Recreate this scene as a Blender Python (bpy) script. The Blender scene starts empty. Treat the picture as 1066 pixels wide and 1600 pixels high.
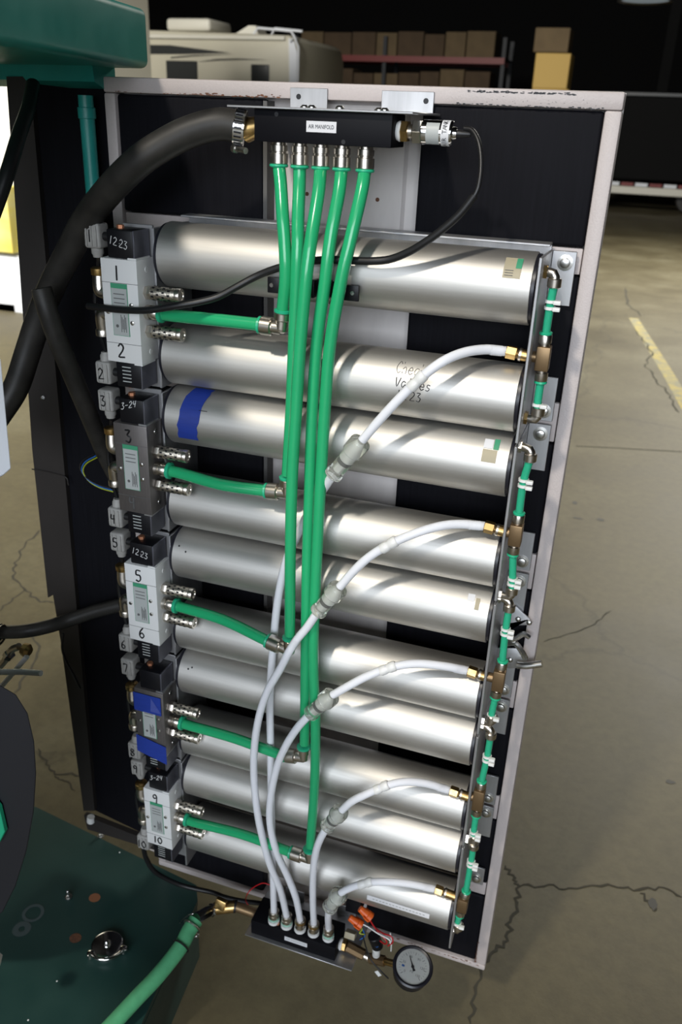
import bpy, bmesh, math, random
from mathutils import Vector, Matrix
random.seed(7)
PI = math.pi
S = bpy.context.scene
COL = S.collection

# ------------------------------------------------------------------ camera
cam_d = bpy.data.cameras.new('camera'); cam = bpy.data.objects.new('camera', cam_d); COL.objects.link(cam)
cam_d.sensor_fit = 'VERTICAL'; cam_d.sensor_height = 36.0; cam_d.lens = 1326.81 / 1600 * 36.0
cam_d.clip_start = 0.02; cam_d.clip_end = 200
# door axes seen in the camera: U = right along the door, V = down, N = into the door
U = (0.94390649, 0.17072076, -0.28265697); V = (-0.03795085, 0.90639743, 0.42071776); N = (0.32802481, -0.38639115, 0.86203341)
cam.matrix_world = Matrix(((U[0], -U[1], -U[2], 0.0), (N[0], -N[1], -N[2], -1.15), (-V[0], V[1], V[2], 1.65), (0, 0, 0, 1)))
cam_d.dof.use_dof = True; cam_d.dof.focus_distance = 1.12; cam_d.dof.aperture_fstop = 7.0
S.camera = cam

# ------------------------------------------------------------------ light
W = bpy.data.worlds.new('hall_air'); S.world = W; W.use_nodes = True
W.node_tree.nodes['Background'].inputs['Color'].default_value = (0.75, 0.85, 1.0, 1); W.node_tree.nodes['Background'].inputs['Strength'].default_value = 0.05
def area(name, loc, target, size, size_y, power, color):
    l = bpy.data.lights.new(name, 'AREA'); l.shape = 'RECTANGLE'; l.size = size; l.size_y = size_y; l.energy = power; l.color = color
    o = bpy.data.objects.new(name, l); COL.objects.link(o); o.location = loc
    o.rotation_euler = (Vector(target) - Vector(loc)).to_track_quat('-Z', 'Y').to_euler(); return o
area('skylight_key', (-1.20, -3.3, 4.9), (-0.35, -0.1, 0.9), 0.26, 0.26, 150, (1.0, 0.93, 0.82))
area('open_bay_sky', (1.0, -9.0, 3.4), (0.0, 2, 0.4), 7.0, 4.0, 700, (0.84, 0.91, 1.0))
area('high_bay_row', (2.6, 12.0, 7.5), (1.0, 8.4, 0), 4.0, 3.0, 640, (1.0, 0.97, 0.87)).data.spread = 1.7
area('left_rear_fill', (-6.5, -1.5, 7.2), (-6.6, 11, 2.0), 3.0, 2.5, 1500, (1.0, 0.97, 0.9)).data.spread = 2.2  # unseen fill added to brighten the travel trailer and truck
S.view_settings.view_transform = 'Standard'; S.view_settings.look = 'None'
S.view_settings.exposure = 0.0; S.view_settings.gamma = 1.0; S.view_settings.use_curve_mapping = False

# ------------------------------------------------------------------ materials
def mat(name, col, rough=0.5, metal=0.0, **k):
    m = bpy.data.materials.new(name); m.use_nodes = True; nt = m.node_tree; b = nt.nodes['Principled BSDF']
    b.inputs['Base Color'].default_value = (*col, 1); b.inputs['Roughness'].default_value = rough; b.inputs['Metallic'].default_value = metal
    for kk, v in k.items():
        nm = {'trans': 'Transmission Weight', 'ior': 'IOR', 'sss': 'Subsurface Weight', 'coat': 'Coat Weight', 'spec': 'Specular IOR Level', 'sheen': 'Sheen Weight'}.get(kk)
        if nm: b.inputs[nm].default_value = v
    if 'sss' in k: b.inputs['Subsurface Radius'].default_value = (0.01, 0.01, 0.01); b.inputs['Subsurface Scale'].default_value = 0.5
    if 'emit' in k: b.inputs['Emission Color'].default_value = (*col, 1); b.inputs['Emission Strength'].default_value = k['emit']
    n = k.get('noise')      # (scale vector, detail, amount colour, amount rough, bump)
    if n:
        tc = nt.nodes.new('ShaderNodeTexCoord'); mp = nt.nodes.new('ShaderNodeMapping'); nz = nt.nodes.new('ShaderNodeTexNoise')
        mp.inputs['Scale'].default_value = n[0]; nz.inputs['Scale'].default_value = 1.0; nz.inputs['Detail'].default_value = n[1]; nz.inputs['Roughness'].default_value = 0.6
        nt.links.new(tc.outputs['Object'], mp.inputs['Vector']); nt.links.new(mp.outputs['Vector'], nz.inputs['Vector'])
        mx = nt.nodes.new('ShaderNodeMix'); mx.data_type = 'RGBA'
        c2 = k.get('col2', tuple(c * 0.6 for c in col))
        mr = nt.nodes.new('ShaderNodeMapRange'); mr.inputs[1].default_value = k.get('lo', 0.35); mr.inputs[2].default_value = k.get('hi', 0.7); mr.inputs[4].default_value = n[2]
        nt.links.new(nz.outputs['Fac'], mr.inputs[0]); nt.links.new(mr.outputs[0], mx.inputs[0])
        mx.inputs[6].default_value = (*col, 1); mx.inputs[7].default_value = (*c2, 1); nt.links.new(mx.outputs[2], b.inputs['Base Color'])
        if n[3]:
            r = nt.nodes.new('ShaderNodeMapRange'); r.inputs[3].default_value = rough - n[3]; r.inputs[4].default_value = rough + n[3]
            nt.links.new(nz.outputs['Fac'], r.inputs[0]); nt.links.new(r.outputs[0], b.inputs['Roughness'])
        if n[4]:
            bp = nt.nodes.new('ShaderNodeBump'); bp.inputs['Strength'].default_value = n[4]; bp.inputs['Distance'].default_value = k.get('bd', 0.001)
            nt.links.new(nz.outputs['Fac'], bp.inputs['Height']); nt.links.new(bp.outputs['Normal'], b.inputs['Normal'])
    return m
M = {}
M['beige'] = mat('door_paint', (0.50, 0.445, 0.43), 0.45, noise=((420, 420, 420), 2, 0.12, 0.0, 0.35))
M['bare'] = mat('door_primer', (0.62, 0.58, 0.56), 0.55, noise=((30, 30, 8), 3, 0.3, 0.0, 0.1))
M['foam'] = mat('black_foam', (0.0045, 0.0045, 0.0065), 0.65, spec=0.10, noise=((260, 260, 9), 4, 0.6, 0.05, 0.3), col2=(0.008, 0.008, 0.011))
M['foam_edge'] = mat('foam_cut_edge', (0.11, 0.105, 0.10), 0.8)
M['alu'] = mat('brushed_aluminium', (0.60, 0.585, 0.555), 0.53, 1.0, noise=((5, 160, 160), 4, 0.5, 0.06, 0.10), col2=(0.50, 0.485, 0.455))
M['alu_plate'] = mat('aluminium_plate', (0.52, 0.52, 0.53), 0.45, 0.85, noise=((60, 60, 8), 3, 0.4, 0.08, 0.05))
M['steel'] = mat('zinc_steel', (0.62, 0.61, 0.58), 0.3, 1.0, noise=((90, 90, 90), 2, 0.4, 0.1, 0))
M['chrome'] = mat('bright_chrome', (0.75, 0.74, 0.73), 0.12, 1.0)
M['nickel'] = mat('nickel_plate', (0.66, 0.61, 0.54), 0.30, 1.0, noise=((40, 40, 40), 1, 0.2, 0.04, 0))
M['sinter'] = mat('muffler_wire_mesh', (0.58, 0.53, 0.45), 0.38, 1.0, noise=((900, 500, 500), 1, 0.8, 0.1, 0.5), col2=(0.16, 0.14, 0.11), lo=0.5, hi=0.65)
M['brass'] = mat('brass', (0.62, 0.42, 0.17), 0.32, 1.0, noise=((120, 120, 120), 2, 0.5, 0.1, 0), col2=(0.30, 0.19, 0.08))
M['bronze'] = mat('bronze_block', (0.24, 0.16, 0.085), 0.42, 0.8)
M['green'] = mat('green_hose', (0.022, 0.41, 0.165), 0.24, coat=0.3, sss=0.12, noise=((8, 8, 14), 2, 0.25, 0.04, 0.0), col2=(0.016, 0.35, 0.135))
M['green_ring'] = mat('green_collar_plastic', (0.02, 0.42, 0.22), 0.35)
M['tube_green'] = mat('clear_green_tube', (0.05, 0.62, 0.36), 0.12, trans=0.45, ior=1.4)
M['white_hose'] = mat('milky_hose', (0.86, 0.87, 0.92), 0.32, sss=0.5, trans=0.05, ior=1.3)
M['clear'] = mat('clear_plastic', (0.93, 0.95, 0.88), 0.08, trans=0.88, ior=1.35)
M['white_plastic'] = mat('white_plastic', (0.80, 0.80, 0.78), 0.35)
M['rubber'] = mat('black_rubber', (0.018, 0.017, 0.016), 0.48, spec=0.3, noise=((25, 25, 25), 4, 0.6, 0.1, 0.1), col2=(0.05, 0.046, 0.04))
M['cable'] = mat('black_cable_jacket', (0.009, 0.009, 0.010), 0.42)
M['black'] = mat('black_block', (0.004, 0.004, 0.006), 0.55, spec=0.15)
M['coil'] = mat('black_coil_plastic', (0.006, 0.006, 0.008), 0.42, spec=0.3)
M['coil_side'] = mat('coil_steel_side', (0.16, 0.16, 0.19), 0.4, 0.7)
M['valve_white'] = mat('valve_white_enamel', (0.74, 0.74, 0.73), 0.5)
M['valve_grey'] = mat('valve_bare_alloy', (0.17, 0.155, 0.15), 0.42, 0.6, noise=((300, 300, 40), 2, 0.4, 0.1, 0))
M['plug'] = mat('grey_plug_plastic', (0.36, 0.35, 0.33), 0.55, noise=((80, 80, 80), 3, 0.5, 0, 0))
M['ink'] = mat('black_marker', (0.008, 0.008, 0.010), 0.5)
M['ink_grey'] = mat('faded_marker', (0.10, 0.10, 0.10), 0.6)
M['ink_white'] = mat('white_paint_marker', (0.75, 0.75, 0.75), 0.5)
M['print_green'] = mat('label_green_print', (0.05, 0.30, 0.16), 0.5)
M['label'] = mat('label_silver', (0.42, 0.44, 0.43), 0.45)
M['label_white'] = mat('label_white', (0.72, 0.72, 0.74), 0.5)
M['sticker'] = mat('tan_sticker', (0.40, 0.35, 0.24), 0.5)
M['tape'] = mat('blue_tape', (0.012, 0.040, 0.30), 0.55, noise=((60, 60, 300), 2, 0.3, 0, 0.2))
M['mint'] = mat('pale_mint_plastic', (0.35, 0.62, 0.50), 0.4)
M['hose_mint'] = mat('mint_green_hose', (0.10, 0.42, 0.20), 0.5, noise=((70, 70, 70), 3, 0.35, 0, 0.1))
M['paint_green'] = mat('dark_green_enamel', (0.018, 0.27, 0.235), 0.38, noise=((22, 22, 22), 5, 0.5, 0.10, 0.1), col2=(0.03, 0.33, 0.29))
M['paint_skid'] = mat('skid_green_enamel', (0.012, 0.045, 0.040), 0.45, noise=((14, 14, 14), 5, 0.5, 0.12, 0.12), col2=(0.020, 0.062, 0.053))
M['scuff'] = mat('chalky_scuff', (0.06, 0.085, 0.085), 0.8)
M['rust'] = mat('rust', (0.17, 0.07, 0.035), 0.85, noise=((200, 200, 200), 3, 0.6, 0, 0.4), col2=(0.05, 0.025, 0.015))
M['brown'] = mat('brown_edge_strip', (0.026, 0.021, 0.019), 0.6, noise=((12, 12, 6), 4, 0.6, 0.05, 0), col2=(0.012, 0.010, 0.009))
M['orange'] = mat('orange_wire_nut', (0.75, 0.12, 0.012), 0.4)
M['red'] = mat('red_wire', (0.50, 0.01, 0.015), 0.4)
M['blue_wire'] = mat('blue_wire', (0.02, 0.12, 0.40), 0.4)
M['yellow_wire'] = mat('yellow_wire', (0.35, 0.40, 0.02), 0.4)
M['copper'] = mat('copper', (0.55, 0.24, 0.13), 0.5, 0.7)
M['dial'] = mat('dial_face', (0.56, 0.57, 0.54), 0.5)
M['glass'] = mat('dial_glass', (1, 1, 1), 0.03, trans=1.0, ior=1.08)
M['rv'] = mat('trailer_fiberglass', (0.50, 0.47, 0.37), 0.45)
M['rv_dark'] = mat('trailer_dark_graphic', (0.02, 0.022, 0.022), 0.4)
M['van'] = mat('truck_white', (0.62, 0.60, 0.52), 0.5)
M['van_pale'] = mat('truck_pale_panel', (0.70, 0.72, 0.76), 0.5)
M['yellow'] = mat('yellow_panel', (0.75, 0.62, 0.12), 0.6, noise=((3, 3, 5), 2, 0.6, 0, 0), col2=(0.7, 0.66, 0.4))
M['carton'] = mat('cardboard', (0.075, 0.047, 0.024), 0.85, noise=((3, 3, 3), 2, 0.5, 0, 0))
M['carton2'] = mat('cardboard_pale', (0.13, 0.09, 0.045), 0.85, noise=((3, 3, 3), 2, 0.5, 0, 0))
M['wood'] = mat('pallet_wood', (0.42, 0.28, 0.12), 0.7)
M['yellowbox'] = mat('yellow_cardboard', (0.50, 0.33, 0.09), 0.7)
M['rack_red'] = mat('rack_red', (0.16, 0.012, 0.01), 0.5)
M['rack_blue'] = mat('rack_dark_post', (0.012, 0.014, 0.018), 0.6)
M['tarp'] = mat('black_tarp', (0.006, 0.006, 0.006), 0.8, spec=0.1)
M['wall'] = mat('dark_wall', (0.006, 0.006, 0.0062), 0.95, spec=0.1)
M['lampglow'] = mat('lamp_glass', (0.7, 0.85, 1.0), 0.3, emit=0.12)
M['paint_yellow'] = mat('worn_yellow_line', (0.42, 0.34, 0.12), 0.8, noise=((9, 9, 9), 5, 1.0, 0, 0), col2=(0.25, 0.24, 0.17), lo=0.4, hi=0.6)
M['crack'] = mat('floor_crack', (0.055, 0.05, 0.036), 0.95)
M['stain'] = mat('floor_oil_stain', (0.055, 0.052, 0.045), 0.6)
M['guard'] = mat('guard_black', (0.012, 0.012, 0.016), 0.6)
M['anod'] = mat('dark_anodised', (0.012, 0.012, 0.018), 0.35)

def floor_mat():
    m = bpy.data.materials.new('sealed_concrete'); m.use_nodes = True; nt = m.node_tree; L = nt.links; b = nt.nodes['Principled BSDF']
    tc = nt.nodes.new('ShaderNodeTexCoord')
    def noise(sc, det, ro=0.6):
        n = nt.nodes.new('ShaderNodeTexNoise'); n.inputs['Scale'].default_value = sc; n.inputs['Detail'].default_value = det; n.inputs['Roughness'].default_value = ro
        L.new(tc.outputs['Object'], n.inputs['Vector']); return n
    def ramp(src, pts):
        r = nt.nodes.new('ShaderNodeValToRGB'); L.new(src, r.inputs[0])
        r.color_ramp.elements[0].position = pts[0][0]; r.color_ramp.elements[0].color = (*pts[0][1], 1)
        r.color_ramp.elements[1].position = pts[-1][0]; r.color_ramp.elements[1].color = (*pts[-1][1], 1)
        for p, c in pts[1:-1]: e = r.color_ramp.elements.new(p); e.color = (*c, 1)
        return r
    n1 = noise(1.3, 6); base = ramp(n1.outputs['Fac'], [(0.3, (0.074, 0.060, 0.029)), (0.5, (0.110, 0.092, 0.048)), (0.72, (0.16, 0.142, 0.086))])
    n2 = noise(26, 5, 0.7); r2 = ramp(n2.outputs['Fac'], [(0.35, (0.72, 0.72, 0.72)), (0.6, (1, 1, 1))])
    mx = nt.nodes.new('ShaderNodeMix'); mx.data_type = 'RGBA'; mx.blend_type = 'MULTIPLY'; mx.inputs[0].default_value = 0.7
    L.new(base.outputs[0], mx.inputs[6]); L.new(r2.outputs[0], mx.inputs[7])
    vo = nt.nodes.new('ShaderNodeTexVoronoi'); vo.feature = 'DISTANCE_TO_EDGE'; vo.inputs['Scale'].default_value = 0.55
    nd = noise(3.0, 5, 0.6); ad = nt.nodes.new('ShaderNodeMix'); ad.data_type = 'VECTOR'; ad.inputs[0].default_value = 0.28
    L.new(tc.outputs['Object'], ad.inputs[4]); L.new(nd.outputs['Color'], ad.inputs[5]); L.new(ad.outputs[1], vo.inputs['Vector'])
    rv = ramp(vo.outputs['Distance'], [(0.0, (0.45, 0.45, 0.45)), (0.006, (1, 1, 1))])
    m2 = nt.nodes.new('ShaderNodeMix'); m2.data_type = 'RGBA'; m2.blend_type = 'MULTIPLY'; m2.inputs[0].default_value = 0.6
    L.new(mx.outputs[2], m2.inputs[6]); L.new(rv.outputs[0], m2.inputs[7]); L.new(m2.outputs[2], b.inputs['Base Color'])
    rr = nt.nodes.new('ShaderNodeMapRange'); rr.inputs[3].default_value = 0.45; rr.inputs[4].default_value = 0.68; L.new(n1.outputs['Fac'], rr.inputs[0]); L.new(rr.outputs[0], b.inputs['Roughness'])
    bp = nt.nodes.new('ShaderNodeBump'); bp.inputs['Strength'].default_value = 0.15; bp.inputs['Distance'].default_value = 0.004; L.new(n2.outputs['Fac'], bp.inputs['Height']); L.new(bp.outputs['Normal'], b.inputs['Normal'])
    return m
M['floor'] = floor_mat()

# ------------------------------------------------------------------ mesh helpers
def V3(p): return Vector(p)
class Geo:
    def __init__(s): s.v = []; s.f = []
    def add(s, vs, fs):
        o = len(s.v); s.v += [tuple(v) for v in vs]; s.f += [tuple(i + o for i in f) for f in fs]; return s
    def box(s, lo, hi):
        x0, y0, z0 = (min(a, b) for a, b in zip(lo, hi)); x1, y1, z1 = (max(a, b) for a, b in zip(lo, hi))
        return s.add([(x0, y0, z0), (x1, y0, z0), (x1, y1, z0), (x0, y1, z0), (x0, y0, z1), (x1, y0, z1), (x1, y1, z1), (x0, y1, z1)],
                     [(0, 3, 2, 1), (4, 5, 6, 7), (0, 1, 5, 4), (1, 2, 6, 5), (2, 3, 7, 6), (3, 0, 4, 7)])
    def obox(s, c, ax, ay, az, hx, hy, hz):
        c = V3(c); ax = V3(ax).normalized(); ay = V3(ay); ay = (ay - ax * ay.dot(ax)).normalized(); az = ax.cross(ay) if az is None else V3(az).normalized()
        vs = [c + ax * (hx * i) + ay * (hy * j) + az * (hz * k) for k in (-1, 1) for i, j in ((-1, -1), (1, -1), (1, 1), (-1, 1))]
        return s.add(vs, [(0, 3, 2, 1), (4, 5, 6, 7), (0, 1, 5, 4), (1, 2, 6, 5), (2, 3, 7, 6), (3, 0, 4, 7)])
    def prism(s, pts, d):
        d = V3(d); n = len(pts); a = [V3(p) for p in pts]
        return s.add(a + [p + d for p in a], [tuple(range(n))[::-1], tuple(range(n, 2 * n))] + [(i, (i + 1) % n, n + (i + 1) % n, n + i) for i in range(n)])
    def lathe(s, p0, p1, prof, seg=20, hexa=False):
        "prof: (t along p0->p1 in metres, radius)"
        p0 = V3(p0); ax = (V3(p1) - p0).normalized(); up = Vector((0, 0, 1)) if abs(ax.z) < 0.9 else Vector((1, 0, 0))
        u = ax.cross(up).normalized(); w = ax.cross(u); vs = []; fs = []
        for t, r in prof:
            for i in range(seg):
                a = 2 * PI * i / seg; vs.append(p0 + ax * t + (u * math.cos(a) + w * math.sin(a)) * r)
        for j in range(len(prof) - 1):
            for i in range(seg):
                k = (i + 1) % seg; fs.append((j * seg + i, j * seg + k, (j + 1) * seg + k, (j + 1) * seg + i))
        fs.append(tuple(range(seg))[::-1]); e = (len(prof) - 1) * seg; fs.append(tuple(e + i for i in range(seg)))
        return s.add(vs, fs)
    def cyl(s, p0, p1, r, seg=16, ch=0.0):
        l = (V3(p1) - V3(p0)).length
        pr = [(0, r), (l, r)] if not ch else [(0, r - ch), (ch, r), (l - ch, r), (l, r - ch)]
        return s.lathe(p0, p1, pr, seg)
    def tube(s, pts, r, seg=12, sub=6, smooth=True, cap=True):
        P_ = [V3(p) for p in pts]
        if smooth and len(P_) > 2:
            Q = [P_[0] * 2 - P_[1]] + P_ + [P_[-1] * 2 - P_[-2]]; out = []
            for i in range(1, len(Q) - 2):
                a, b, c, d = Q[i - 1:i + 3]
                for k in range(sub):
                    t = k / sub; out.append(0.5 * ((2 * b) + (c - a) * t + (2 * a - 5 * b + 4 * c - d) * t * t + (3 * b - a - 3 * c + d) * t ** 3))
            out.append(P_[-1]); P_ = out
        n = len(P_); vs = []; fs = []; up = None
        for i, p in enumerate(P_):
            t = (P_[min(i + 1, n - 1)] - P_[max(i - 1, 0)]).normalized()
            if up is None:
                up = t.cross(Vector((0.3, 0.2, 0.93)) if abs(t.z) < 0.8 else Vector((1, 0.1, 0))).normalized()
            else: up = (up - t * up.dot(t)).normalized()
            w = t.cross(up); rr = r[min(len(r) - 1, int(i * len(r) / n))] if isinstance(r, (list, tuple)) else r
            for k in range(seg):
                a = 2 * PI * k / seg; vs.append(p + (up * math.cos(a) + w * math.sin(a)) * rr)
        for i in range(n - 1):
            for k in range(seg):
                q = (k + 1) % seg; fs.append((i * seg + k, i * seg + q, (i + 1) * seg + q, (i + 1) * seg + k))
        if cap: fs.append(tuple(range(seg))[::-1]); fs.append(tuple((n - 1) * seg + k for k in range(seg)))
        return s.add(vs, fs)
    def bevel(s, w, seg=2, ang=50):
        me = bpy.data.meshes.new('t'); me.from_pydata(s.v, [], s.f); bm = bmesh.new(); bm.from_mesh(me)
        bmesh.ops.recalc_face_normals(bm, faces=bm.faces)
        ed = [e for e in bm.edges if len(e.link_faces) == 2 and e.calc_face_angle(0) > math.radians(ang)]
        bmesh.ops.bevel(bm, geom=ed, offset=w, segments=seg, profile=0.5, affect='EDGES', clamp_overlap=True)
        bm.verts.index_update(); s.v = [tuple(v.co) for v in bm.verts]; s.f = [tuple(v.index for v in f.verts) for f in bm.faces]
        bm.free(); bpy.data.meshes.remove(me); return s

def build(name, g, m, parent=None, loc=None):
    base = Vector(parent['_w']) if parent is not None else Vector(loc or (0, 0, 0))
    me = bpy.data.meshes.new(name); me.from_pydata([tuple(Vector(v) - base) for v in g.v], [], g.f)
    bm = bmesh.new(); bm.from_mesh(me); bmesh.ops.recalc_face_normals(bm, faces=bm.faces); bm.to_mesh(me); bm.free()
    me.polygons.foreach_set('use_smooth', [True] * len(me.polygons)); me.set_sharp_from_angle(angle=math.radians(38))
    me.materials.append(M[m] if isinstance(m, str) else m); me.update()
    o = bpy.data.objects.new(name, me); COL.objects.link(o)
    if parent is not None: o.parent = parent; o['_w'] = tuple(base)
    else: o.location = base; o['_w'] = tuple(base)
    return o
def tag(o, label, cat, group=None):
    o['label'] = label; o['category'] = cat
    if group: o['group'] = group
    return o
def thing(name, loc, label, cat, group=None):
    o = bpy.data.objects.new(name, None); o.empty_display_size = 0.02; COL.objects.link(o); o.location = loc; o['_w'] = tuple(loc)
    return tag(o, label, cat, group)
def solo(name, g, m, label, cat, group=None):
    c = sum((Vector(v) for v in g.v), Vector()) / len(g.v)
    return tag(build(name, g, m, None, c), label, cat, group)
def struct(name, g, m, parent=None):
    o = build(name, g, m, parent)
    if parent is None: o['kind'] = 'structure'
    return o
def copy_thing(o, delta, label):
    c = o.copy(); COL.objects.link(c); c.location = o.location + Vector(delta); c['label'] = label
    for ch in list(o.children):
        d = ch.copy(); COL.objects.link(d); d.parent = c
        for g in list(ch.children):
            e = g.copy(); COL.objects.link(e); e.parent = d
    return c
STROKE = {'0': [[(.5, 1), (.1, .7), (.1, .3), (.5, 0), (.85, .3), (.85, .7), (.5, 1)]], '1': [[(.5, 1), (.45, 0)]],
 '2': [[(.1, .8), (.4, 1), (.75, .8), (.6, .5), (.1, .05), (.9, .05)]], '3': [[(.1, .95), (.7, .95), (.35, .58), (.8, .4), (.6, .02), (.1, .1)]],
 '4': [[(.2, .95), (.15, .5), (.8, .5)], [(.7, .95), (.65, 0)]], '5': [[(.85, 1), (.25, 1), (.2, .6), (.7, .58), (.8, .25), (.5, 0), (.1, .1)]],
 '6': [[(.7, 1), (.25, .6), (.15, .2), (.5, 0), (.8, .25), (.5, .5), (.2, .3)]], '7': [[(.1, .95), (.85, .95), (.45, 0)]],
 '8': [[(.5, .55), (.2, .75), (.5, 1), (.8, .75), (.5, .55), (.15, .25), (.5, 0), (.85, .25), (.5, .55)]],
 '9': [[(.8, .7), (.4, .55), (.2, .8), (.55, 1), (.8, .75), (.7, 0)]], '-': [[(.1, .5), (.8, .5)]], '.': [[(.4, .45), (.5, .4)]],
 'C': [[(.85, .8), (.5, 1), (.1, .5), (.5, 0), (.9, .2)]], 'h': [[(.15, 1), (.15, 0)], [(.15, .4), (.5, .6), (.75, .4), (.75, 0)]],
 'e': [[(.1, .35), (.8, .35), (.5, .65), (.1, .3), (.45, 0), (.85, .15)]], 'c': [[(.8, .55), (.4, .6), (.1, .3), (.4, 0), (.8, .1)]],
 'k': [[(.15, 1), (.15, 0)], [(.7, .6), (.2, .3), (.8, 0)]], 'V': [[(.05, .9), (.4, 0), (.85, .9)]], 'a': [[(.75, .5), (.35, .6), (.1, .3), (.35, 0), (.75, .3), (.8, 0)]],
 'l': [[(.4, 1), (.4, 0)]], 'v': [[(.1, .6), (.4, 0), (.8, .6)]], 's': [[(.75, .55), (.3, .6), (.3, .35), (.7, .25), (.5, 0), (.1, .05)]], ' ': []}
def scribble(g, text, org, ex, ez, size, thick, wrap=None, slant=0.0):
    "hand lettering as raised ink strokes; wrap maps a plane point to the surface"
    org = V3(org); ex = V3(ex).normalized(); ez = V3(ez).normalized(); x = 0.0
    for ch in text:
        for st in STROKE.get(ch, []):
            pts = [org + ex * ((x + a) * size * 0.62 + slant * b * size) + ez * (b * size) for a, b in st]
            if wrap: pts = [wrap(p) for p in pts]
            g.tube(pts, thick, 5, 3)
        x += 0.35 if ch in ' .' else 1.05
    return g
_tc = {}
def printed(g, text, center, ex, ez, size, depth=0.0002, width=None):
    if text not in _tc:
        cu = bpy.data.curves.new('t', 'FONT'); cu.body = text; cu.align_x = 'CENTER'; cu.align_y = 'CENTER'; cu.size = 1.0; cu.resolution_u = 2
        o = bpy.data.objects.new('t', cu); COL.objects.link(o); me = bpy.data.meshes.new_from_object(o)
        _tc[text] = ([tuple(v.co) for v in me.vertices], [tuple(p.vertices) for p in me.polygons])
        bpy.data.objects.remove(o); bpy.data.meshes.remove(me)
    vs, fs = _tc[text]; c = V3(center); ex = V3(ex).normalized(); ez = V3(ez).normalized(); n = ex.cross(ez)
    k = size
    kx = k if width is None else width / max(1e-6, max(v[0] for v in vs) - min(v[0] for v in vs))
    return g.add([c + ex * (v[0] * kx) + ez * (v[1] * k) + n * depth for v in vs], fs)
EX = (1, 0, 0); EZ = (0, 0, 1)

# ================================================================== setting
struct('floor', Geo().add([(-24, -12, 0), (15, -12, 0), (15, 32, 0), (-24, 32, 0)], [(0, 1, 2, 3)]), 'floor')
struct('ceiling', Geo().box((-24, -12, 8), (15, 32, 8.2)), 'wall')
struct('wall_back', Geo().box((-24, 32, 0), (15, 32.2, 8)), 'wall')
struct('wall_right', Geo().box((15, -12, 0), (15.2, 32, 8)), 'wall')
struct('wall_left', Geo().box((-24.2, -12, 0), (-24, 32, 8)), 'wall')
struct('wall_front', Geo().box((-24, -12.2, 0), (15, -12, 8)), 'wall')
FL = bpy.data.objects['floor']
def ribbon(pts, w, z=0.0, h=0.0008, jit=0.0, sub=5):
    g = Geo(); P_ = [Vector((p[0], p[1], 0)) for p in pts]; q = []
    for a, b in zip(P_, P_[1:]):
        for k in range(sub):
            t = k / sub; d = (b - a); nn = Vector((-d.y, d.x, 0)).normalized() if d.length > 0 else Vector()
            q.append(a.lerp(b, t) + nn * random.uniform(-jit, jit) * (1 if k else 0))
    q.append(P_[-1]); vs = []; fs = []
    for i, p in enumerate(q):
        d = (q[min(i + 1, len(q) - 1)] - q[max(i - 1, 0)]).normalized(); nn = Vector((-d.y, d.x, 0)); ww = w * random.uniform(0.6, 1.2) * (0.35 if i in (0, len(q) - 1) else 1) if jit else w
        vs += [p + nn * ww + Vector((0, 0, z + h)), p - nn * ww + Vector((0, 0, z + h))]
    fs = [(2 * i, 2 * i + 1, 2 * i + 3, 2 * i + 2) for i in range(len(q) - 1)]
    return g.add(vs, fs)
for w, pts in [(.006, [(-0.060,0.446,0.0000),(-0.032,0.416,0.0000),(-0.018,0.395,0.0000),(-0.017,0.346,0.0000),(-0.023,0.288,0.0000),(-0.020,0.236,0.0000),(-0.048,0.194,0.0000),(-0.062,0.136,0.0000),(-0.066,0.072,0.0000),(-0.061,0.016,0.0000)]), (.005, [(-0.018,0.395,0.0000),(0.037,0.416,0.0000),(0.095,0.433,0.0000),(0.182,0.478,0.0000),(0.241,0.481,0.0000),(0.299,0.515,0.0000),(0.351,0.504,0.0000)]), (.006, [(0.256,0.479,0.0000),(0.282,0.458,0.0000),(0.288,0.437,0.0000)]),
               (.0035, [(-0.093,1.492,0.0000),(-0.013,1.583,0.0000),(0.070,1.686,0.0000),(0.120,1.804,0.0000)]), (.012, [(0.061,7.057,0.0000),(0.154,6.561,0.0000),(0.222,6.112,0.0000),(0.169,5.756,0.0000),(0.239,5.394,0.0000),(0.320,5.074,0.0000),(0.368,4.772,0.0000),(0.406,4.564,0.0000)]), (.02, [(-0.116,9.338,0.0000),(-0.057,8.322,0.0000),(0.097,7.698,0.0000)]),
               (.007, [(-2.235,1.534,0.0000),(-2.206,1.403,0.0000),(-2.141,1.249,0.0000),(-2.079,1.163,0.0000),(-1.977,1.100,0.0000),(-1.878,1.051,0.0000),(-1.813,1.058,0.0000)]), (.006, [(-1.955,0.936,0.0000),(-1.971,1.026,0.0000),(-1.977,1.100,0.0000)]), (.005, [(-1.373,0.381,0.0000),(-1.312,0.334,0.0000),(-1.268,0.311,0.0000),(-1.197,0.334,0.0000)]), (.004, [(-1.265,0.307,0.0000),(-1.230,0.300,0.0000),(-1.179,0.279,0.0000)]), (.006, [(-1.772,0.876,0.0000),(-1.687,0.805,0.0000),(-1.641,0.705,0.0000),(-1.600,0.558,0.0000)])]:
    build('crack', ribbon(pts, w * 0.62, jit=w * 1.5), 'crack', FL)
build('floor_joint', ribbon([(-0.169,3.621,0.0000),(0.040,3.684,0.0000),(0.408,3.787,0.0000)], 0.006), 'crack', FL)
build('painted_line', ribbon([(0.029,7.593,0.0000),(0.220,6.346,0.0000),(0.343,5.542,0.0000),(0.428,4.928,0.0000),(0.565,3.928,0.0000)], 0.045, h=0.0006), 'paint_yellow', FL)
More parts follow.
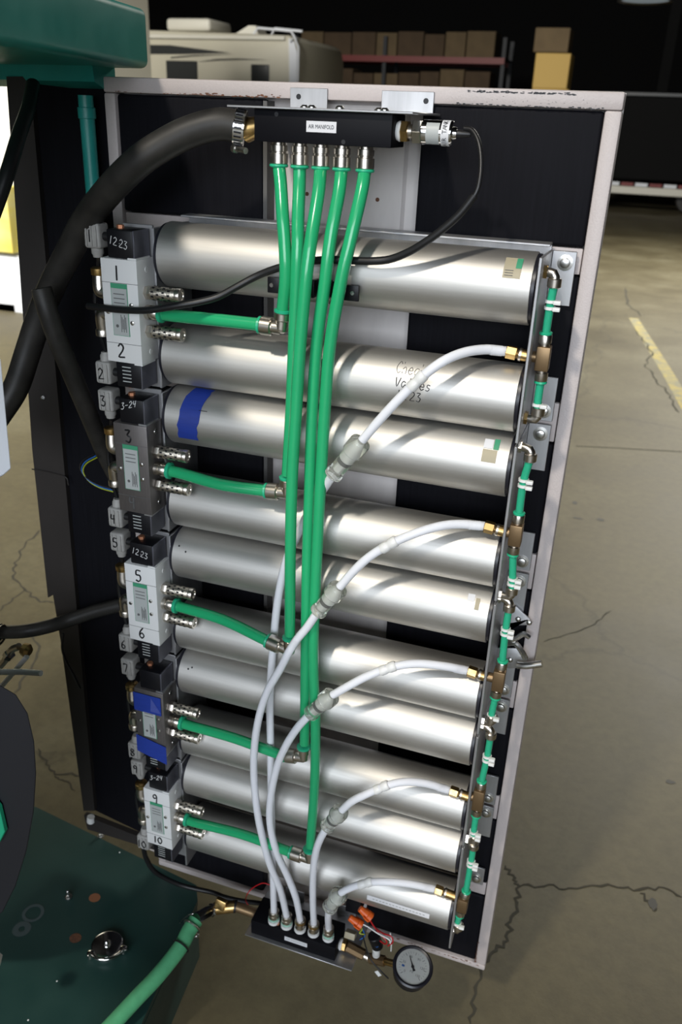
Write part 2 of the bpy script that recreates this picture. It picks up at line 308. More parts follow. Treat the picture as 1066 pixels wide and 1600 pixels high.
for p, a, b in (((0.0277,2.6403,0.0000), .02, .015), ((-0.0718,2.6117,0.0000), .025, .01), ((-0.1021,2.7879,0.0000), .012, .02), ((0.3263,0.9086,0.0000), .014, .008), ((0.2851,0.4587,0.0000), .01, .02)):
    g = Geo(); n = 14; g.add([(p[0] + a * math.cos(2 * PI * i / n) * random.uniform(.7, 1.2), p[1] + b * math.sin(2 * PI * i / n) * random.uniform(.7, 1.2), 0.0009) for i in range(n)], [tuple(range(n))]); build('oil_spot', g, 'stain', FL)

# ================================================================== the open door
door = thing('cabinet_door', (-0.40, 0.0, 0.183), 'tall open beige steel cabinet door lined with black foam, carrying the tanks and hoses', 'door')
X0, X1, Z0, Z1 = -0.755, -0.050, 0.183, 1.690
build('door_skin', Geo().box((X0, .030, Z0), (X1, .034, Z1)).bevel(.001), 'bare', door)
RW = .020
build('rim', Geo().box((X0, -.001, Z1 - RW), (X1, .0298, Z1)).bevel(.003), 'beige', door)
build('rim', Geo().box((X0, -.001, Z0), (X1, .0298, Z0 + RW * .7)).bevel(.003), 'beige', door)
build('rim', Geo().box((X1 - RW, -.0005, Z0 + .0142), (X1, .0299, Z1 - RW - .0002)).bevel(.003), 'beige', door)
build('rim', Geo().box((X0, -.0005, Z0 + .0142), (X0 + RW * .9, .0299, Z1 - RW - .0002)).bevel(.003), 'beige', door)
# foam pads, one per field between the stiffeners
SZ = [(1.478, 1.512), (1.250, 1.308), (1.013, 1.074), (.791, .845), (.552, .606), (.368, .400)]
xs = ((X0 + RW * .9 + .0005, -.512), (-.292, X1 - RW - .0005))
edges = [Z1 - RW - .0006] + [v for a in SZ for v in (a[1], a[0])] + [Z0 + RW * .7 + .0006]
for xa, xb in xs:
    for i in range(0, len(edges), 2):
        build('foam_pad', Geo().box((xa, .003, edges[i + 1] + .0006), (xb, .0298, edges[i] - .0006)).bevel(.0045, 3), 'foam', door)
for a, b in SZ: build('stiffener', Geo().box((X0 + RW * .9 + .001, .006, a + .0008), (X1 - RW - .001, .0297, b - .0008)).bevel(.002), 'beige', door)
build('foam_cut_edge', Geo().box((-.5118, .004, 1.512), (-.506, .0296, 1.667)), 'foam_edge', door)
for a in range(5): build('foam_cut_edge', Geo().box((-.5118, .006, SZ[a + 1][1] + .001), (-.506, .0296, SZ[a][0] - .001)), 'foam_edge', door)
# hat channel and seam down the middle
build('centre_channel', Geo().prism([(-.478, .0298, 1.666), (-.474, .024, 1.666), (-.318, .024, 1.666), (-.314, .0298, 1.666)], (0, 0, -.152)), 'bare', door)
for px_ in ((-0.3515,0.0240,1.5512), (-0.4541,0.0240,1.5523)):
    build('rivet_hole', Geo().cyl((px_[0], .0235, px_[2]), (px_[0], .0245, px_[2]), .0028, 10), 'rust', door)
# rust and scuffs along the top rim
def patch(name, x0, x1, z0, z1, n, m, s0, s1, y=-.0012):
    g = Geo()
    for i in range(n):
        cx, cz = random.uniform(x0, x1), random.triangular(z0, z1, z1 if s1 > .004 else z0); r = random.uniform(s0, s1); k = 6
        g.add([(cx + r * random.uniform(.8, 2.6) * math.cos(2 * PI * j / k), y - .0002 * random.random(), cz + r * .5 * random.uniform(.6, 1.2) * math.sin(2 * PI * j / k)) for j in range(k)], [tuple(range(k))])
    o = build(name, g, m, door); o['kind'] = 'stuff'; return o
patch('rust_patch', -.60, -.48, 1.6705, 1.6745, 40, 'rust', .0008, .002)
patch('rust_patch', -.735, -.60, 1.6705, 1.6725, 26, 'rust', .0006, .0014)
patch('scuff_patch', -.255, -.07, 1.6705, 1.673, 70, 'ink', .0006, .0016)
patch('scuff_patch', -.235, -.105, 1.685, 1.6875, 80, 'ink', .0008, .0018)
patch('scuff_patch', -.235, -.08, 1.674, 1.684, 22, 'ink_grey', .0003, .0006)
patch('rust_patch', -.30, -.06, .1925, .1965, 60, 'rust', .0008, .002)
patch('rust_patch', -.0705, -.069, .20, .26, 30, 'rust', .0006, .0015)
# latch
g = Geo(); c = (-0.0815,-0.0120,0.9761)
lat = build('latch', Geo().prism([(-.112, -.006, .925), (-.112, -.006, .990), (-.088, -.006, .988), (-.066, -.006, .972), (-.062, -.006, .962), (-.112, -.006, .948)][::-1], (0, -.003, 0)).bevel(.0008), 'alu_plate', door)
build('latch_plate', Geo().prism([(-.112, -.006, .880), (-.112, -.006, .908), (-.078, -.006, .916), (-.060, -.006, .902), (-.064, -.006, .884), (-.085, -.006, .876)][::-1], (0, -.003, 0)).bevel(.0008), 'alu_plate', lat)
build('latch_arm', Geo().tube([(-.105, -.014, .944), (-.088, -.018, .935), (-.072, -.016, .948), (-.062, -.014, .944)], .0045, 8), 'steel', lat)
build('latch_arm', Geo().tube([(-.098, -.014, .922), (-.082, -.018, .93), (-.07, -.018, .918), (-.063, -.016, .906)], .0045, 8), 'steel', lat)
build('latch_bolt', Geo().tube([(-.073, -.020, .893), (-.060, -.022, .897), (-.037, -.022, .907)], .0055, 12), 'steel', lat)
for q in ((-.083, -.009, .968), (-.086, -.009, .893), (-.066, -.009, .966)): build('rivet', Geo().lathe(q, (q[0], q[1] - 1, q[2]), [(0, .0045), (.002, .004), (.0035, .002)], 12), 'steel', lat)

# ================================================================== tanks
TZ = [1.469, 1.330, 1.238, 1.099, 1.006, .869, .778, .643, .549, .413]
TR, TY = .0440, -.070
TL_, TRX = -.6235, -.1132
def tank_geo(z):
    return Geo().lathe((TL_ + .006, TY, z), (TRX, TY, z), [(0, TR - .0005), (.0005, TR), (TRX - TL_ - .010 - .0005, TR), (TRX - TL_ - .010, TR - .0006)], 64)
TD = ['topmost aluminium air tank with a tan sticker at its right end', 'second aluminium air tank from the top with handwriting on it', 'aluminium air tank with blue masking tape near its left end, third from top',
      'fourth aluminium air tank from the top, under the second muffler pair', 'fifth aluminium air tank from the top, two black specks at left', 'sixth aluminium air tank from the top, under the third muffler pair',
      'seventh aluminium air tank from the top, above the fourth muffler pair', 'eighth aluminium air tank from the top, behind the fourth muffler pair', 'ninth aluminium air tank, second from the bottom', 'lowest aluminium air tank with a long white label strip']
t0 = thing('air_tank', (-.37, TY, TZ[0]), TD[0], 'tank', 'aluminium air tanks stacked across the door')
build('barrel', tank_geo(TZ[0]), 'alu', t0)
for xa, xb in ((TL_, TL_ + .006), (TRX + .0009, TRX - .004)):
    build('end_ring', Geo().lathe((xa, TY, TZ[0]), (xb, TY, TZ[0]), [(0, TR - .004), (.001, TR - .002), (.0048, TR - .002)], 48), 'anod', t0)
build('end_cap', Geo().lathe((TRX - .003, TY, TZ[0]), (TRX + .01, TY, TZ[0]), [(0, TR - .005), (.0042, TR - .008)], 40), 'black', t0)
tanks = [t0] + [copy_thing(t0, (0, 0, z - TZ[0]), TD[i + 1]) for i, z in enumerate(TZ[1:])]
for t, z in zip(tanks, TZ):
    for c in t.children: c['_w'] = (-.37, TY, z)
    t['_w'] = (-.37, TY, z)
def on_tank(z, off=.0004):
    def w(p):
        dz = p[2] - z; return Vector((p[0], TY - math.sqrt(max(1e-6, (TR + off) ** 2 - dz * dz)), p[2]))
    return w
def wrap_quad(name, x0, x1, a0, a1, z, m, parent, off=.0003, n=8, skew=0.0, rag=0.0):
    "sheet wrapped on a tank between angles a0 and a1 (degrees above the viewer-facing line)"
    g = Geo(); vs = []
    for i in range(n + 1):
        a = math.radians(a0 + (a1 - a0) * i / n); r = TR + off; sk = skew * i / n
        vs += [(x0 + sk + random.uniform(-rag, rag), TY - r * math.cos(a), z + r * math.sin(a)), (x1 + sk + random.uniform(-rag, rag), TY - r * math.cos(a), z + r * math.sin(a))]
    g.add(vs, [(2 * i, 2 * i + 1, 2 * i + 3, 2 * i + 2) for i in range(n)]); return build(name, g, m, parent)
s1 = wrap_quad('sticker', -.152, -.131, 22, 58, TZ[0], 'sticker', tanks[0], .0004)
wrap_quad('sticker_band', -.138, -.131, 38, 57, TZ[0], 'print_green', s1, .0008)
g = Geo()
for k, a in enumerate((26, 30, 34)): 
    aa = math.radians(a); r = TR + .0008; g.obox((-.145, TY - r * math.cos(aa), TZ[0] + r * math.sin(aa)), EX, (0, math.sin(aa), math.cos(aa)), None, .005, .0004, .0001)
build('sticker_print', g, 'ink_grey', s1)
s3 = wrap_quad('sticker', -.152, -.133, 18, 40, TZ[2], 'sticker', tanks[2], .0004)
wrap_quad('sticker_band', -.139, -.132, 41, 62, TZ[2], 'print_green', s3, .0006)
wrap_quad('sticker_corner', -.152, -.140, 42, 60, TZ[2], 'label_white', s3, .0006)
s5 = wrap_quad('sticker', -.150, -.140, 44, 58, TZ[4], 'label_white', tanks[4], .0004)
wrap_quad('sticker_band', -.138, -.132, 30, 52, TZ[4], 'sticker', s5, .0006)
wrap_quad('tape', -.634 + .036, -.566, -32, 86, TZ[2], 'tape', tanks[2], .0006, 12, .012, .0015)
g = Geo(); scribble(g, '-', (-.565, 0, TZ[2] + .008), EX, EZ, .03, .0005, on_tank(TZ[2], .0004)); build('ink_mark', g, 'ink', tanks[2])
g = Geo(); c0 = (-0.2763,-0.1130,1.3478)
for k, (tx, th) in enumerate((('Check', .0004), ('Valves', .0006), ('12 23', .0006))):
    scribble(g, tx, (c0[0] + .002 * k, 0, TZ[1] + .0235 - k * .0165), (1, 0, -.02), EZ, .0125, th, on_tank(TZ[1], .0002), .1)
build('handwriting', g, 'ink', tanks[1])
g = Geo()
for x, z in ((-.607, TZ[4] + .026), (-.594, TZ[4] + .020), (-.600, TZ[6] + .024), (-.594, TZ[6] + .027)):
    w = on_tank(TZ[4] if z > .9 else TZ[6])((x, 0, z)); g.lathe(w, w + Vector((0, -.001, .0005)), [(0, .0016), (.0005, .0012)], 8)
    build('speck', g, 'ink', tanks[4] if z > .9 else tanks[6]); g = Geo()
wl = wrap_quad('label_strip', -.262, -.150, -4, 10, TZ[9], 'label_white', tanks[9], .0005, 4)
g = Geo()
for k in range(16): g.obox((-.250 + k * .006, TY - TR - .0008, TZ[9] + .0025), EX, EZ, None, .0018, .0009, .0001)
build('label_print', g, 'label', wl)

# ================================================================== brackets
for i in range(5):
    zt = [1.508, 1.278, 1.044, .812, .586][i]; zb = [1.283, 1.050, .818, .592, .352][i]
    pos = ['topmost', 'second', 'middle', 'fourth', 'lowest'][i]
    b = thing('tank_bracket', (-.108, 0, zb), pos + ' aluminium angle bracket along the right ends of the tanks', 'bracket', 'right tank brackets')
    g = Geo().prism([(-.1075, .0, zt), (-.1075, -.112, zt + .004 if i == 0 else zt), (-.1075, -.112, zb - (0 if i < 4 else 0)), (-.1075, .0, zb + (.012 if i == 4 else 0))], (-.004, 0, 0))
    build('web', g.bevel(.0008, 1), 'alu_plate', b)
    for a, c in ((zt, zt - .068), (zb + (.062 if i < 4 else .09), zb + (0 if i < 4 else .050))):
        tb = build('mounting_tab', Geo().box((-.1072, -.004, c), (-.077, -.0002, a)).bevel(.0006, 1), 'alu_plate', b)
        zc = a - .014 if a == zt else (c + .014)
        build('bolt_head', Geo().lathe((-.090, -.004, zc), (-.090, -1, zc), [(0, .010), (.0015, .010), (.002, .0065), (.0055, .0062), (.0065, .004)], 18), 'steel', tb)
    vb = thing('valve_bracket', (-.630, 0, zb), pos + ' aluminium angle bracket along the left ends of the tanks', 'bracket', 'left tank brackets')
    build('web', Geo().box((-.6300, 0, zb - (0.02 if i == 4 else 0)), (-.6262, -.100, zt - .002)).bevel(.0008, 1), 'alu_plate', vb)
    build('flange', Geo().box((-.676, -.0965, zb - (0.0 if i == 4 else 0)), (-.6302, -.0932, zt + .001)).bevel(.0006, 1), 'alu_plate', vb)
solo('mounting_rail', Geo().box((-.625, -.001, 1.5145), (-.109, -.028, 1.5175)).box((-.625, -.0002, 1.485), (-.109, -.0035, 1.5145)).bevel(.0006, 1), 'alu_plate', 'long aluminium angle rail behind the top edge of the topmost tank', 'rail')

# ================================================================== valves
VZ = [1.3975, 1.1655, .9325, .6985, .479]
VL = ['white double valve marked 1 and 2, at the top of the left column', 'bare grey double valve marked 3, second from the top', 'white double valve marked 5 and 6, middle of the left column', 'grey double valve with two strips of blue tape', 'white double valve marked 9 and 10, lowest of the left column']
FY = -.142
for i, zc in enumerate(VZ):
    hh = (.0705, .0705, .0705, .066, .066)[i]; xl, xr = -.686, -.6305
    if i in (4,): xl = -.683
    v = thing('solenoid_valve', ((xl + xr) / 2, FY + .02, zc), VL[i], 'valve', 'solenoid valves down the left side')
    body = 'valve_grey' if i in (1, 3) else 'valve_white'
    bo = build('body', Geo().box((xl, FY, zc - hh), (xr, -.0972, zc + hh)).bevel(.0012), body, v)
    for dz in (-.62, .55): build('joint_line', Geo().box((xl - .0001, FY - .0002, zc + dz * hh), (xr + .0001, FY + .001, zc + dz * hh + .0006)), 'ink_grey', bo)
    # nameplate
    nx = (xl + xr) / 2 - .001; nz = zc + .003
    npl = build('nameplate', Geo().box((nx - .013, FY - .0008, nz - .0355), (nx + .0125, FY + .0004, nz + .0355)), 'print_green', v)
    build('nameplate_face', Geo().box((nx - .0123, FY - .0011, nz - .0348), (nx + .0118, FY - .0007, nz + .0290)), 'label', npl)
    g = Geo()
    for k in range(3): g.box((nx - .009, FY - .0013, nz + .021 - k * .006), (nx + .008, FY - .001, nz + .0222 - k * .006))
    for k in range(5): g.box((nx + .000 + k * .0018, FY - .0013, nz - .030 + (k % 2) * .004), (nx + .001 + k * .0018, FY - .001, nz - .006 - (k % 3) * .003))
    g.cyl((nx - .006, FY - .0008, nz - .022), (nx - .006, FY - .0014, nz - .022), .0023, 10)
    build('nameplate_print', g, 'ink_grey', npl)
    for sx, sz in ((.0175, .012), (.0175, -.012), (-.0195, .0)):
        build('screw', Geo().lathe((nx + sx, FY, nz + sz - .004), (nx + sx, FY - 1, nz + sz - .004), [(0, .0032), (.0014, .003), (.002, .0015)], 12), 'steel', v)
    for dz in (.8, -.8): build('side_screw', Geo().lathe((xr, -.118, zc + dz * hh), (xr + 1, -.118, zc + dz * hh), [(0, .004), (.0008, .0036)], 12), 'steel' if i in (1, 3) else 'valve_white', v)
    tops = ['1', '3', '5', '', '9'][i]; bots = ['2', '4', '6', '', '10'][i]
    if tops: build('marker_number', scribble(Geo(), tops, (nx - .008, FY - .0003, zc + hh - .028), EX, EZ, .0195, .0013), 'ink', v)
    if bots: build('marker_number', scribble(Geo(), bots, (nx - (.009 if i < 4 else .012), FY - .0003, zc - hh + .007), EX, EZ, .0195 if i < 4 else .015, .0013), 'ink' if i != 1 else 'ink_grey', v)
    # coils
    for s in (1, -1):
        za = zc + s * (hh + .0003); zb = zc + s * (hh + .037)
        co = build('coil', Geo().box((xl + .010, FY + .004, za), (xr - .0065, -.0985, zb)).bevel(.0018), 'coil', v)
        build('coil_yoke', Geo().box((xr - .0063, FY + .0035, za), (xr - .0035, -.100, zb)).bevel(.0006, 1), 'coil_side', co)
        build('coil_yoke', Geo().box((xr - .014, FY + .002, zc + s * hh - .0004 * s), (xr - .001, -.105, za + .002 * s)), 'valve_white' if i not in (1, 3) else 'alu_plate', co)
        g = Geo()
        if s > 0:
            tx = ['12.23', '3-24', '12.23', '', '3-24'][i]
            if tx: scribble(g, tx, (xl + .0125, FY + .0037, za + .019), (1, 0, -.25 if i in (0, 2) else .3), (.2, 0, 1), .0105, .0005)
        else:
            for k in range(5): g.box((xl + .020, FY + .0037, zb + .008 + k * .0052), (xl + .034, FY + .0042, zb + .0095 + k * .0052))
        if g.v: build('coil_marking', g, 'ink_white' if s > 0 else 'label', co)
        build('coil_nut', Geo().lathe((xl + .021, -.120, zb), (xl + .021, -.120, zb + s * .01), [(0, .005), (.0045, .005)], 6), 'copper', co)
        # plug with ribbed grip
        xp0, xp1 = xl - .033, xl - .008
        zz = zc + s * (hh + .008)
        pl = build('plug', Geo().box((xp0, -.128, zz), (xp1, -.103, zz + s * .033)).bevel(.004, 3), 'plug', v)
        for k in range(3): build('grip_rib', Geo().box((xp0 + .0035 + k * .0075, -.1295, zz + s * .003), (xp0 + .0062 + k * .0075, -.128, zz + s * .030)).bevel(.0005, 1), 'plug', pl)
        build('plug_neck', Geo().lathe(((xp0 + xp1) / 2, -.1155, zz + s * .001), ((xp0 + xp1) / 2, -.1155, zz - s), [(0, .0085), (.008, .0085), (.0105, .007), (.0135, .0065)], 16), 'plug', pl)
        build('plug_pin', Geo().cyl((xp1 - .001, -.1155, zz + s * .016), (xl + .0102, -.1155, zz + s * .016), .006, 10), 'cable', pl)
        g = Geo(); num = str(2 * i + (1 if s > 0 else 2)); scribble(g, num, (xp0 + (.006 if len(num) < 2 else .001), -.1298, zz + (.009 if s > 0 else -.025)), EX, EZ, .016, .0009); build('plug_number', g, 'ink', pl)
    # mufflers
    for dz in (.0265, -.0265):
        x = xr; z = zc + dz; y = -.121
        mf = build('exhaust_muffler', Geo().lathe((x + .009, y, z), (1, y, z), [(0, .0084), (.001, .0094), (.0365, .0094), (.038, .0085)], 20), 'sinter', v)
        build('muffler_nut', Geo().lathe((x - .0002, y, z), (1, y, z), [(0, .0088), (.001, .0096), (.0082, .0096), (.0092, .0088)], 6), 'nickel', mf)
        cp = build('muffler_cap', Geo().lathe((x + .0465, y, z), (1, y, z), [(0, .0088), (.001, .0100), (.0065, .0100), (.0075, .0094), (.0076, .0060), (.0060, .0055), (.0060, .0)][:-1], 20), 'nickel', mf)
        g = Geo()
        for rr in range(4):
            for aa in range(9):
                a = aa * 2 * PI / 9 + rr * .35; g.obox((x + .014 + rr * .0082, y + .0094 * math.cos(a), z + .0094 * math.sin(a)), (1, .0, 0), (0, -math.sin(a), math.cos(a)), None, .0019, .0013, .0003)
        build('vent_slots', g, 'ink', mf)
    ft = build('hose_fitting', Geo().lathe((xr - .0002, -.123, zc), (1, -.123, zc), [(0, .009), (.001, .010), (.007, .010), (.0075, .0085), (.010, .0085), (.011, .0102), (.019, .0102), (.020, .0095)], 20), 'nickel', v)
    build('release_ring', Geo().lathe((xr + .020, -.123, zc), (1, -.123, zc), [(0, .0115), (.001, .0125), (.0055, .0125), (.0065, .0105)], 20), 'green_ring', ft)
    # left ports
    for dz in (.021, -.010):
        pts = [(xl + .001, -.122, zc + dz), (xl - .013, -.122, zc + dz), (xl - .017, -.122, zc + dz + (.005 if dz > 0 else -.005)), (xl - .018, -.119, zc + dz + (.024 if dz > 0 else -.024))]
        e = build('port_elbow', Geo().tube(pts, .0098, 16, 4), 'nickel', v)
        build('elbow_nut', Geo().lathe((xl + .0, -.122, zc + dz), (-2, -.122, zc + dz), [(0, .0112), (.007, .0112)], 6), 'nickel', e)
        zz = zc + dz + (.022 if dz > 0 else -.022); build('elbow_collar', Geo().lathe((xl - .018, -.120, zz), (xl - .018, -.120, zz + (1 if dz > 0 else -1)), [(0, .0106), (.001, .0112), (.009, .0112), (.010, .0095)], 14), 'brass' if dz > 0 else 'nickel', e)
    if i == 3:
        g = Geo().box((xl - .0012, FY - .0022, zc + hh - .045), (xr - .004, FY - .0016, zc + hh - .008)).box((xl - .0012, FY - .0022, zc + hh - .045), (xl - .0006, FY + .02, zc + hh - .010)); build('tape', g, 'tape', v)
        build('tape_flap', Geo().prism([(xr - .022, FY - .0022, zc + hh - .012), (xr - .004, FY - .0022, zc + hh - .040), (xr - .020, FY - .009, zc + hh - .034)], (0, -.0004, 0)), 'tape', v)
        g = Geo().prism([(xl - .0012, FY - .0022, zc - hh - .002), (xr + .001, FY - .0022, zc - hh - .016), (xr + .001, FY - .0022, zc - hh + .022), (xl - .0012, FY - .0022, zc - hh + .034)], (0, .0006, 0)); build('tape', g, 'tape', v)

# ================================================================== upper manifold
sh = thing('manifold_shelf', (-.38, 0, 1.658), 'flat aluminium shelf bracket screwed under the top rim of the door', 'shelf')
build('shelf_plate', Geo().box((-.498, 0, 1.6566), (-.268, -.134, 1.6592)).bevel(.0006, 1), 'alu_plate', sh)
for xa, xb in ((-.470, -.418), (-.345, -.277)):
    tb = build('mounting_tab', Geo().box((xa, -.0034, 1.6593), (xb, -.0012, 1.6835)).bevel(.0005, 1), 'alu_plate', sh)
    build('tab_hole', Geo().cyl((xa + .012 if xa < -.4 else xb - .010, -.0036, 1.673), (xa + .012 if xa < -.4 else xb - .010, -.0033, 1.673), .0034, 14), 'ink', tb)
for x, y in ((-.437, -.035), (-.425, -.04), (-.338, -.035), (-.329, -.04), (-.372, -.085)):
    build('screw', Geo().lathe((x, y, 1.6592), (x, y, 2), [(0, .0058), (.002, .0056), (.0042, .003)], 14), 'steel', sh)
mn = thing('air_manifold', (-.38, -.098, 1.62), 'black block manifold with a white AIR MANIFOLD label under the shelf', 'manifold')
build('block', Geo().box((-.466, -.126, 1.6205), (-.294, -.070, 1.6564)).bevel(.001), 'black', mn)
lb = build('label', Geo().box((-.3985, -.1266, 1.6335), (-.3610, -.1259, 1.6455)), 'label_white', mn)
build('label_text', printed(Geo(), 'AIR MANIFOLD', (-.3797, -.1268, 1.6394), EX, EZ, .0062, .0002, .032), 'ink', lb)
for x, z in ((-.437, 1.651), (-.352, 1.6245)): build('bolt_hole', Geo().cyl((x, -.1262, z), (x, -.1258, z), .0026, 12), 'ink', mn)
HX = [(-0.4423,-0.1050,1.6131), (-0.4145,-0.1050,1.6143), (-0.3871,-0.1050,1.6156), (-0.3602,-0.1050,1.6168), (-0.3305,-0.1050,1.6182)]
for k, h in enumerate(HX):
    f = build('hose_fitting', Geo().lathe((h[0], -.105, 1.6204), (h[0], -.105, 0), [(0, .0085), (.003, .0085), (.0035, .0105), (.010, .0105), (.0105, .0092), (.0125, .0092), (.013, .0112), (.024, .0112), (.025, .0104)], 20), 'nickel', mn)
    build('release_ring', Geo().lathe((h[0], -.105, 1.5954), (h[0], -.105, 0), [(0, .0112), (.002, .0118), (.0035, .0108)], 20), 'green_ring', f)
ps = thing('pressure_sensor', (-.255, -.102, 1.638), 'steel cylindrical pressure sensor with a white printed band, right of the upper manifold', 'sensor')
sy = -.102; szz = 1.6385
build('seal_tape', Geo().lathe((-.2938, sy, szz), (1, sy, szz), [(0, .010), (.003, .0115), (.0055, .010)], 18), 'white_plastic', ps)
build('brass_nut', Geo().lathe((-.2885, sy, szz), (1, sy, szz), [(0, .0115), (.001, .0125), (.0075, .0125), (.0085, .0115)], 6), 'brass', ps)
build('neck', Geo().lathe((-.280, sy, szz), (1, sy, szz), [(0, .008), (.006, .008)], 16), 'nickel', ps)
build('hex', Geo().lathe((-.2745, sy, szz), (1, sy, szz), [(0, .0125), (.001, .0138), (.0105, .0138), (.0115, .0125)], 6), 'steel', ps)
bd = build('sensor_body', Geo().lathe((-.263, sy, szz), (1, sy, szz), [(0, .0125), (.0005, .0135), (.0345, .0135), (.036, .0125), (.0362, .0075), (.040, .0065)], 32), 'chrome', ps)
g = Geo()
def arcband(g, x0, x1, a0, a1, r, n=10):
    vs = []
    for i in range(n + 1):
        a = math.radians(a0 + (a1 - a0) * i / n); vs += [(x0, sy - r * math.cos(a), szz + r * math.sin(a)), (x1, sy - r * math.cos(a), szz + r * math.sin(a))]
    return g.add(vs, [(2 * i, 2 * i + 1, 2 * i + 3, 2 * i + 2) for i in range(n)])
build('printed_band', arcband(Geo(), -.2395, -.2300, -80, 80, .0138), 'label_white', bd)
build('maker_label', arcband(Geo(), -.2570, -.2415, -60, 50, .0137), 'label', bd)
for k, ch in enumerate('AIR TANK'):
    if ch == ' ': continue
    a = math.radians(-62 + k * 17); n = Vector((0, -math.cos(a), math.sin(a)))
    gg = printed(Geo(), ch, Vector((-.2348, sy, szz)) + n * .01405, (0, math.sin(a), math.cos(a)), (-1, 0, 0), .0075, .0)
    build('band_letter', gg, 'ink', bd)
build('cable_gland', Geo().lathe((-.223, sy, szz), (1, sy, szz + .006), [(0, .0045), (.014, .0035), (.016, .0025)], 12), 'cable', ps)
CP = [(-0.2150,-0.1020,1.6442),(-0.2054,-0.1050,1.6426),(-0.1955,-0.1120,1.6311),(-0.1891,-0.1200,1.6129),(-0.1869,-0.1280,1.5932),(-0.1902,-0.1320,1.5763),(-0.2056,-0.1330,1.5547),(-0.2249,-0.1330,1.5357),(-0.2432,-0.1320,1.5213),(-0.2622,-0.1300,1.5086),(-0.2859,-0.1280,1.4975),(-0.3100,-0.1280,1.4932),(-0.3370,-0.1260,1.4914),(-0.3695,-0.1240,1.4892),(-0.4044,-0.1220,1.4829),(-0.4393,-0.1220,1.4719),(-0.4653,-0.1240,1.4603),(-0.4889,-0.1320,1.4463),(-0.5129,-0.1400,1.4322),(-0.5358,-0.1500,1.4250),(-0.5598,-0.1580,1.4199),(-0.5874,-0.1600,1.4132),(-0.6117,-0.1600,1.4082),(-0.6487,-0.1560,1.4045),(-0.6828,-0.1500,1.4026),(-0.7122,-0.1400,1.4004)]
cbl = thing('sensor_cable', CP[10], 'thin black cable looping from the pressure sensor across the topmost tank to valve one', 'cable')
build('cable_jacket', Geo().tube(CP[:7], .0030, 10), 'cable', cbl)
build('heat_shrink', Geo().tube(CP[5:], .0048, 10), 'cable', cbl)

# big black air hose and clamp
HB = [(-0.4892,-0.1000,1.6334),(-0.5183,-0.1100,1.6373),(-0.5531,-0.1200,1.6280),(-0.5840,-0.1300,1.6129),(-0.6158,-0.1400,1.5923),(-0.6609,-0.1350,1.5593),(-0.7198,-0.1150,1.5125),(-0.7647,-0.1050,1.4588),(-0.8010,-0.1000,1.4102),(-0.8296,-0.1000,1.3608),(-0.8498,-0.1100,1.3075),(-0.8604,-0.1300,1.2616),(-0.8793,-0.1500,1.2243),(-0.9100,-0.1800,1.1727)]
bh = thing('air_hose', HB[3], 'large black rubber hose curving from the upper manifold down past the left side', 'hose')
build('hose_wall', Geo().tube(HB, .0190, 24, 8), 'rubber', bh)
hc = thing('hose_clamp', (-0.5049,-0.1000,1.6350), 'slotted steel band clamp on the large black hose at the upper manifold', 'clamp')
a = V3(HB[0]); b_ = V3(HB[1]); ax = (b_ - a).normalized(); c0 = a - ax * .004
build('barbed_stub', Geo().lathe((-.4662, -.100, 1.638), c0, [(0, .0105), ((c0 - Vector((-.4662, -.100, 1.638))).length + .004, .0150)], 20), 'brass', hc)
build('band', Geo().lathe(c0 + ax * .004, a + ax, [(0, .0205), (.0005, .0212), (.0135, .0212), (.014, .0205)], 32), 'chrome', hc)
g = Geo(); up = ax.cross(Vector((0, 0, 1))).normalized(); wv = ax.cross(up)
for k in range(26):
    an = k * 2 * PI / 26; rd = up * math.cos(an) + wv * math.sin(an); g.obox(c0 + ax * .0115 + rd * .0213, ax, rd.cross(ax), None, .0045, .0011, .0004)
build('band_slots', g, 'ink', hc)
build('clamp_screw', Geo().lathe(c0 + ax * .010 + Vector((-.008, -.004, -.0235)), c0 + ax * .010 + Vector((.02, -.018, -.026)), [(0, .0055), (.005, .0055), (.0055, .0038), (.024, .0038)], 12), 'steel', hc)

# ================================================================== green hoses
HW, HH_ = .0080, .0086
GH = [[(-0.4405,-0.1050,1.5942),(-0.4352,-0.1150,1.5714),(-0.4260,-0.1300,1.5357),(-0.4192,-0.1370,1.4913),(-0.4188,-0.1370,1.4600),(-0.4241,-0.1320,1.4249)],
      [(-0.4142,-0.1050,1.5956),(-0.4126,-0.1100,1.5724),(-0.4080,-0.1240,1.5365),(-0.4033,-0.1360,1.4925),(-0.4060,-0.1360,1.3963),(-0.4098,-0.1340,1.2917),(-0.4159,-0.1300,1.1942)],
      [(-0.3866,-0.1050,1.5970),(-0.3819,-0.1240,1.5677),(-0.3806,-0.1480,1.5183),(-0.3824,-0.1580,1.4742),(-0.3883,-0.1600,1.3870),(-0.3921,-0.1600,1.3019),(-0.3966,-0.1590,1.2103),(-0.3987,-0.1570,1.1017),(-0.4004,-0.1500,0.9453)],
      [(-0.3594,-0.1050,1.5984),(-0.3578,-0.1180,1.5688),(-0.3610,-0.1340,1.5183),(-0.3649,-0.1390,1.4653),(-0.3741,-0.1380,1.3838),(-0.3782,-0.1370,1.2882),(-0.3794,-0.1370,1.1858),(-0.3804,-0.1370,1.0649),(-0.3795,-0.1370,0.9335),(-0.3783,-0.1370,0.8271),(-0.3778,-0.1360,0.7355)],
      [(-0.3311,-0.1050,1.5998),(-0.3288,-0.1200,1.5707),(-0.3338,-0.1370,1.5207),(-0.3423,-0.1440,1.4681),(-0.3530,-0.1460,1.3880),(-0.3572,-0.1460,1.3027),(-0.3601,-0.1450,1.2113),(-0.3628,-0.1440,1.0927),(-0.3649,-0.1430,0.9745),(-0.3635,-0.1430,0.8834),(-0.3582,-0.1430,0.8002),(-0.3558,-0.1430,0.6717),(-0.3611,-0.1400,0.5235)]]
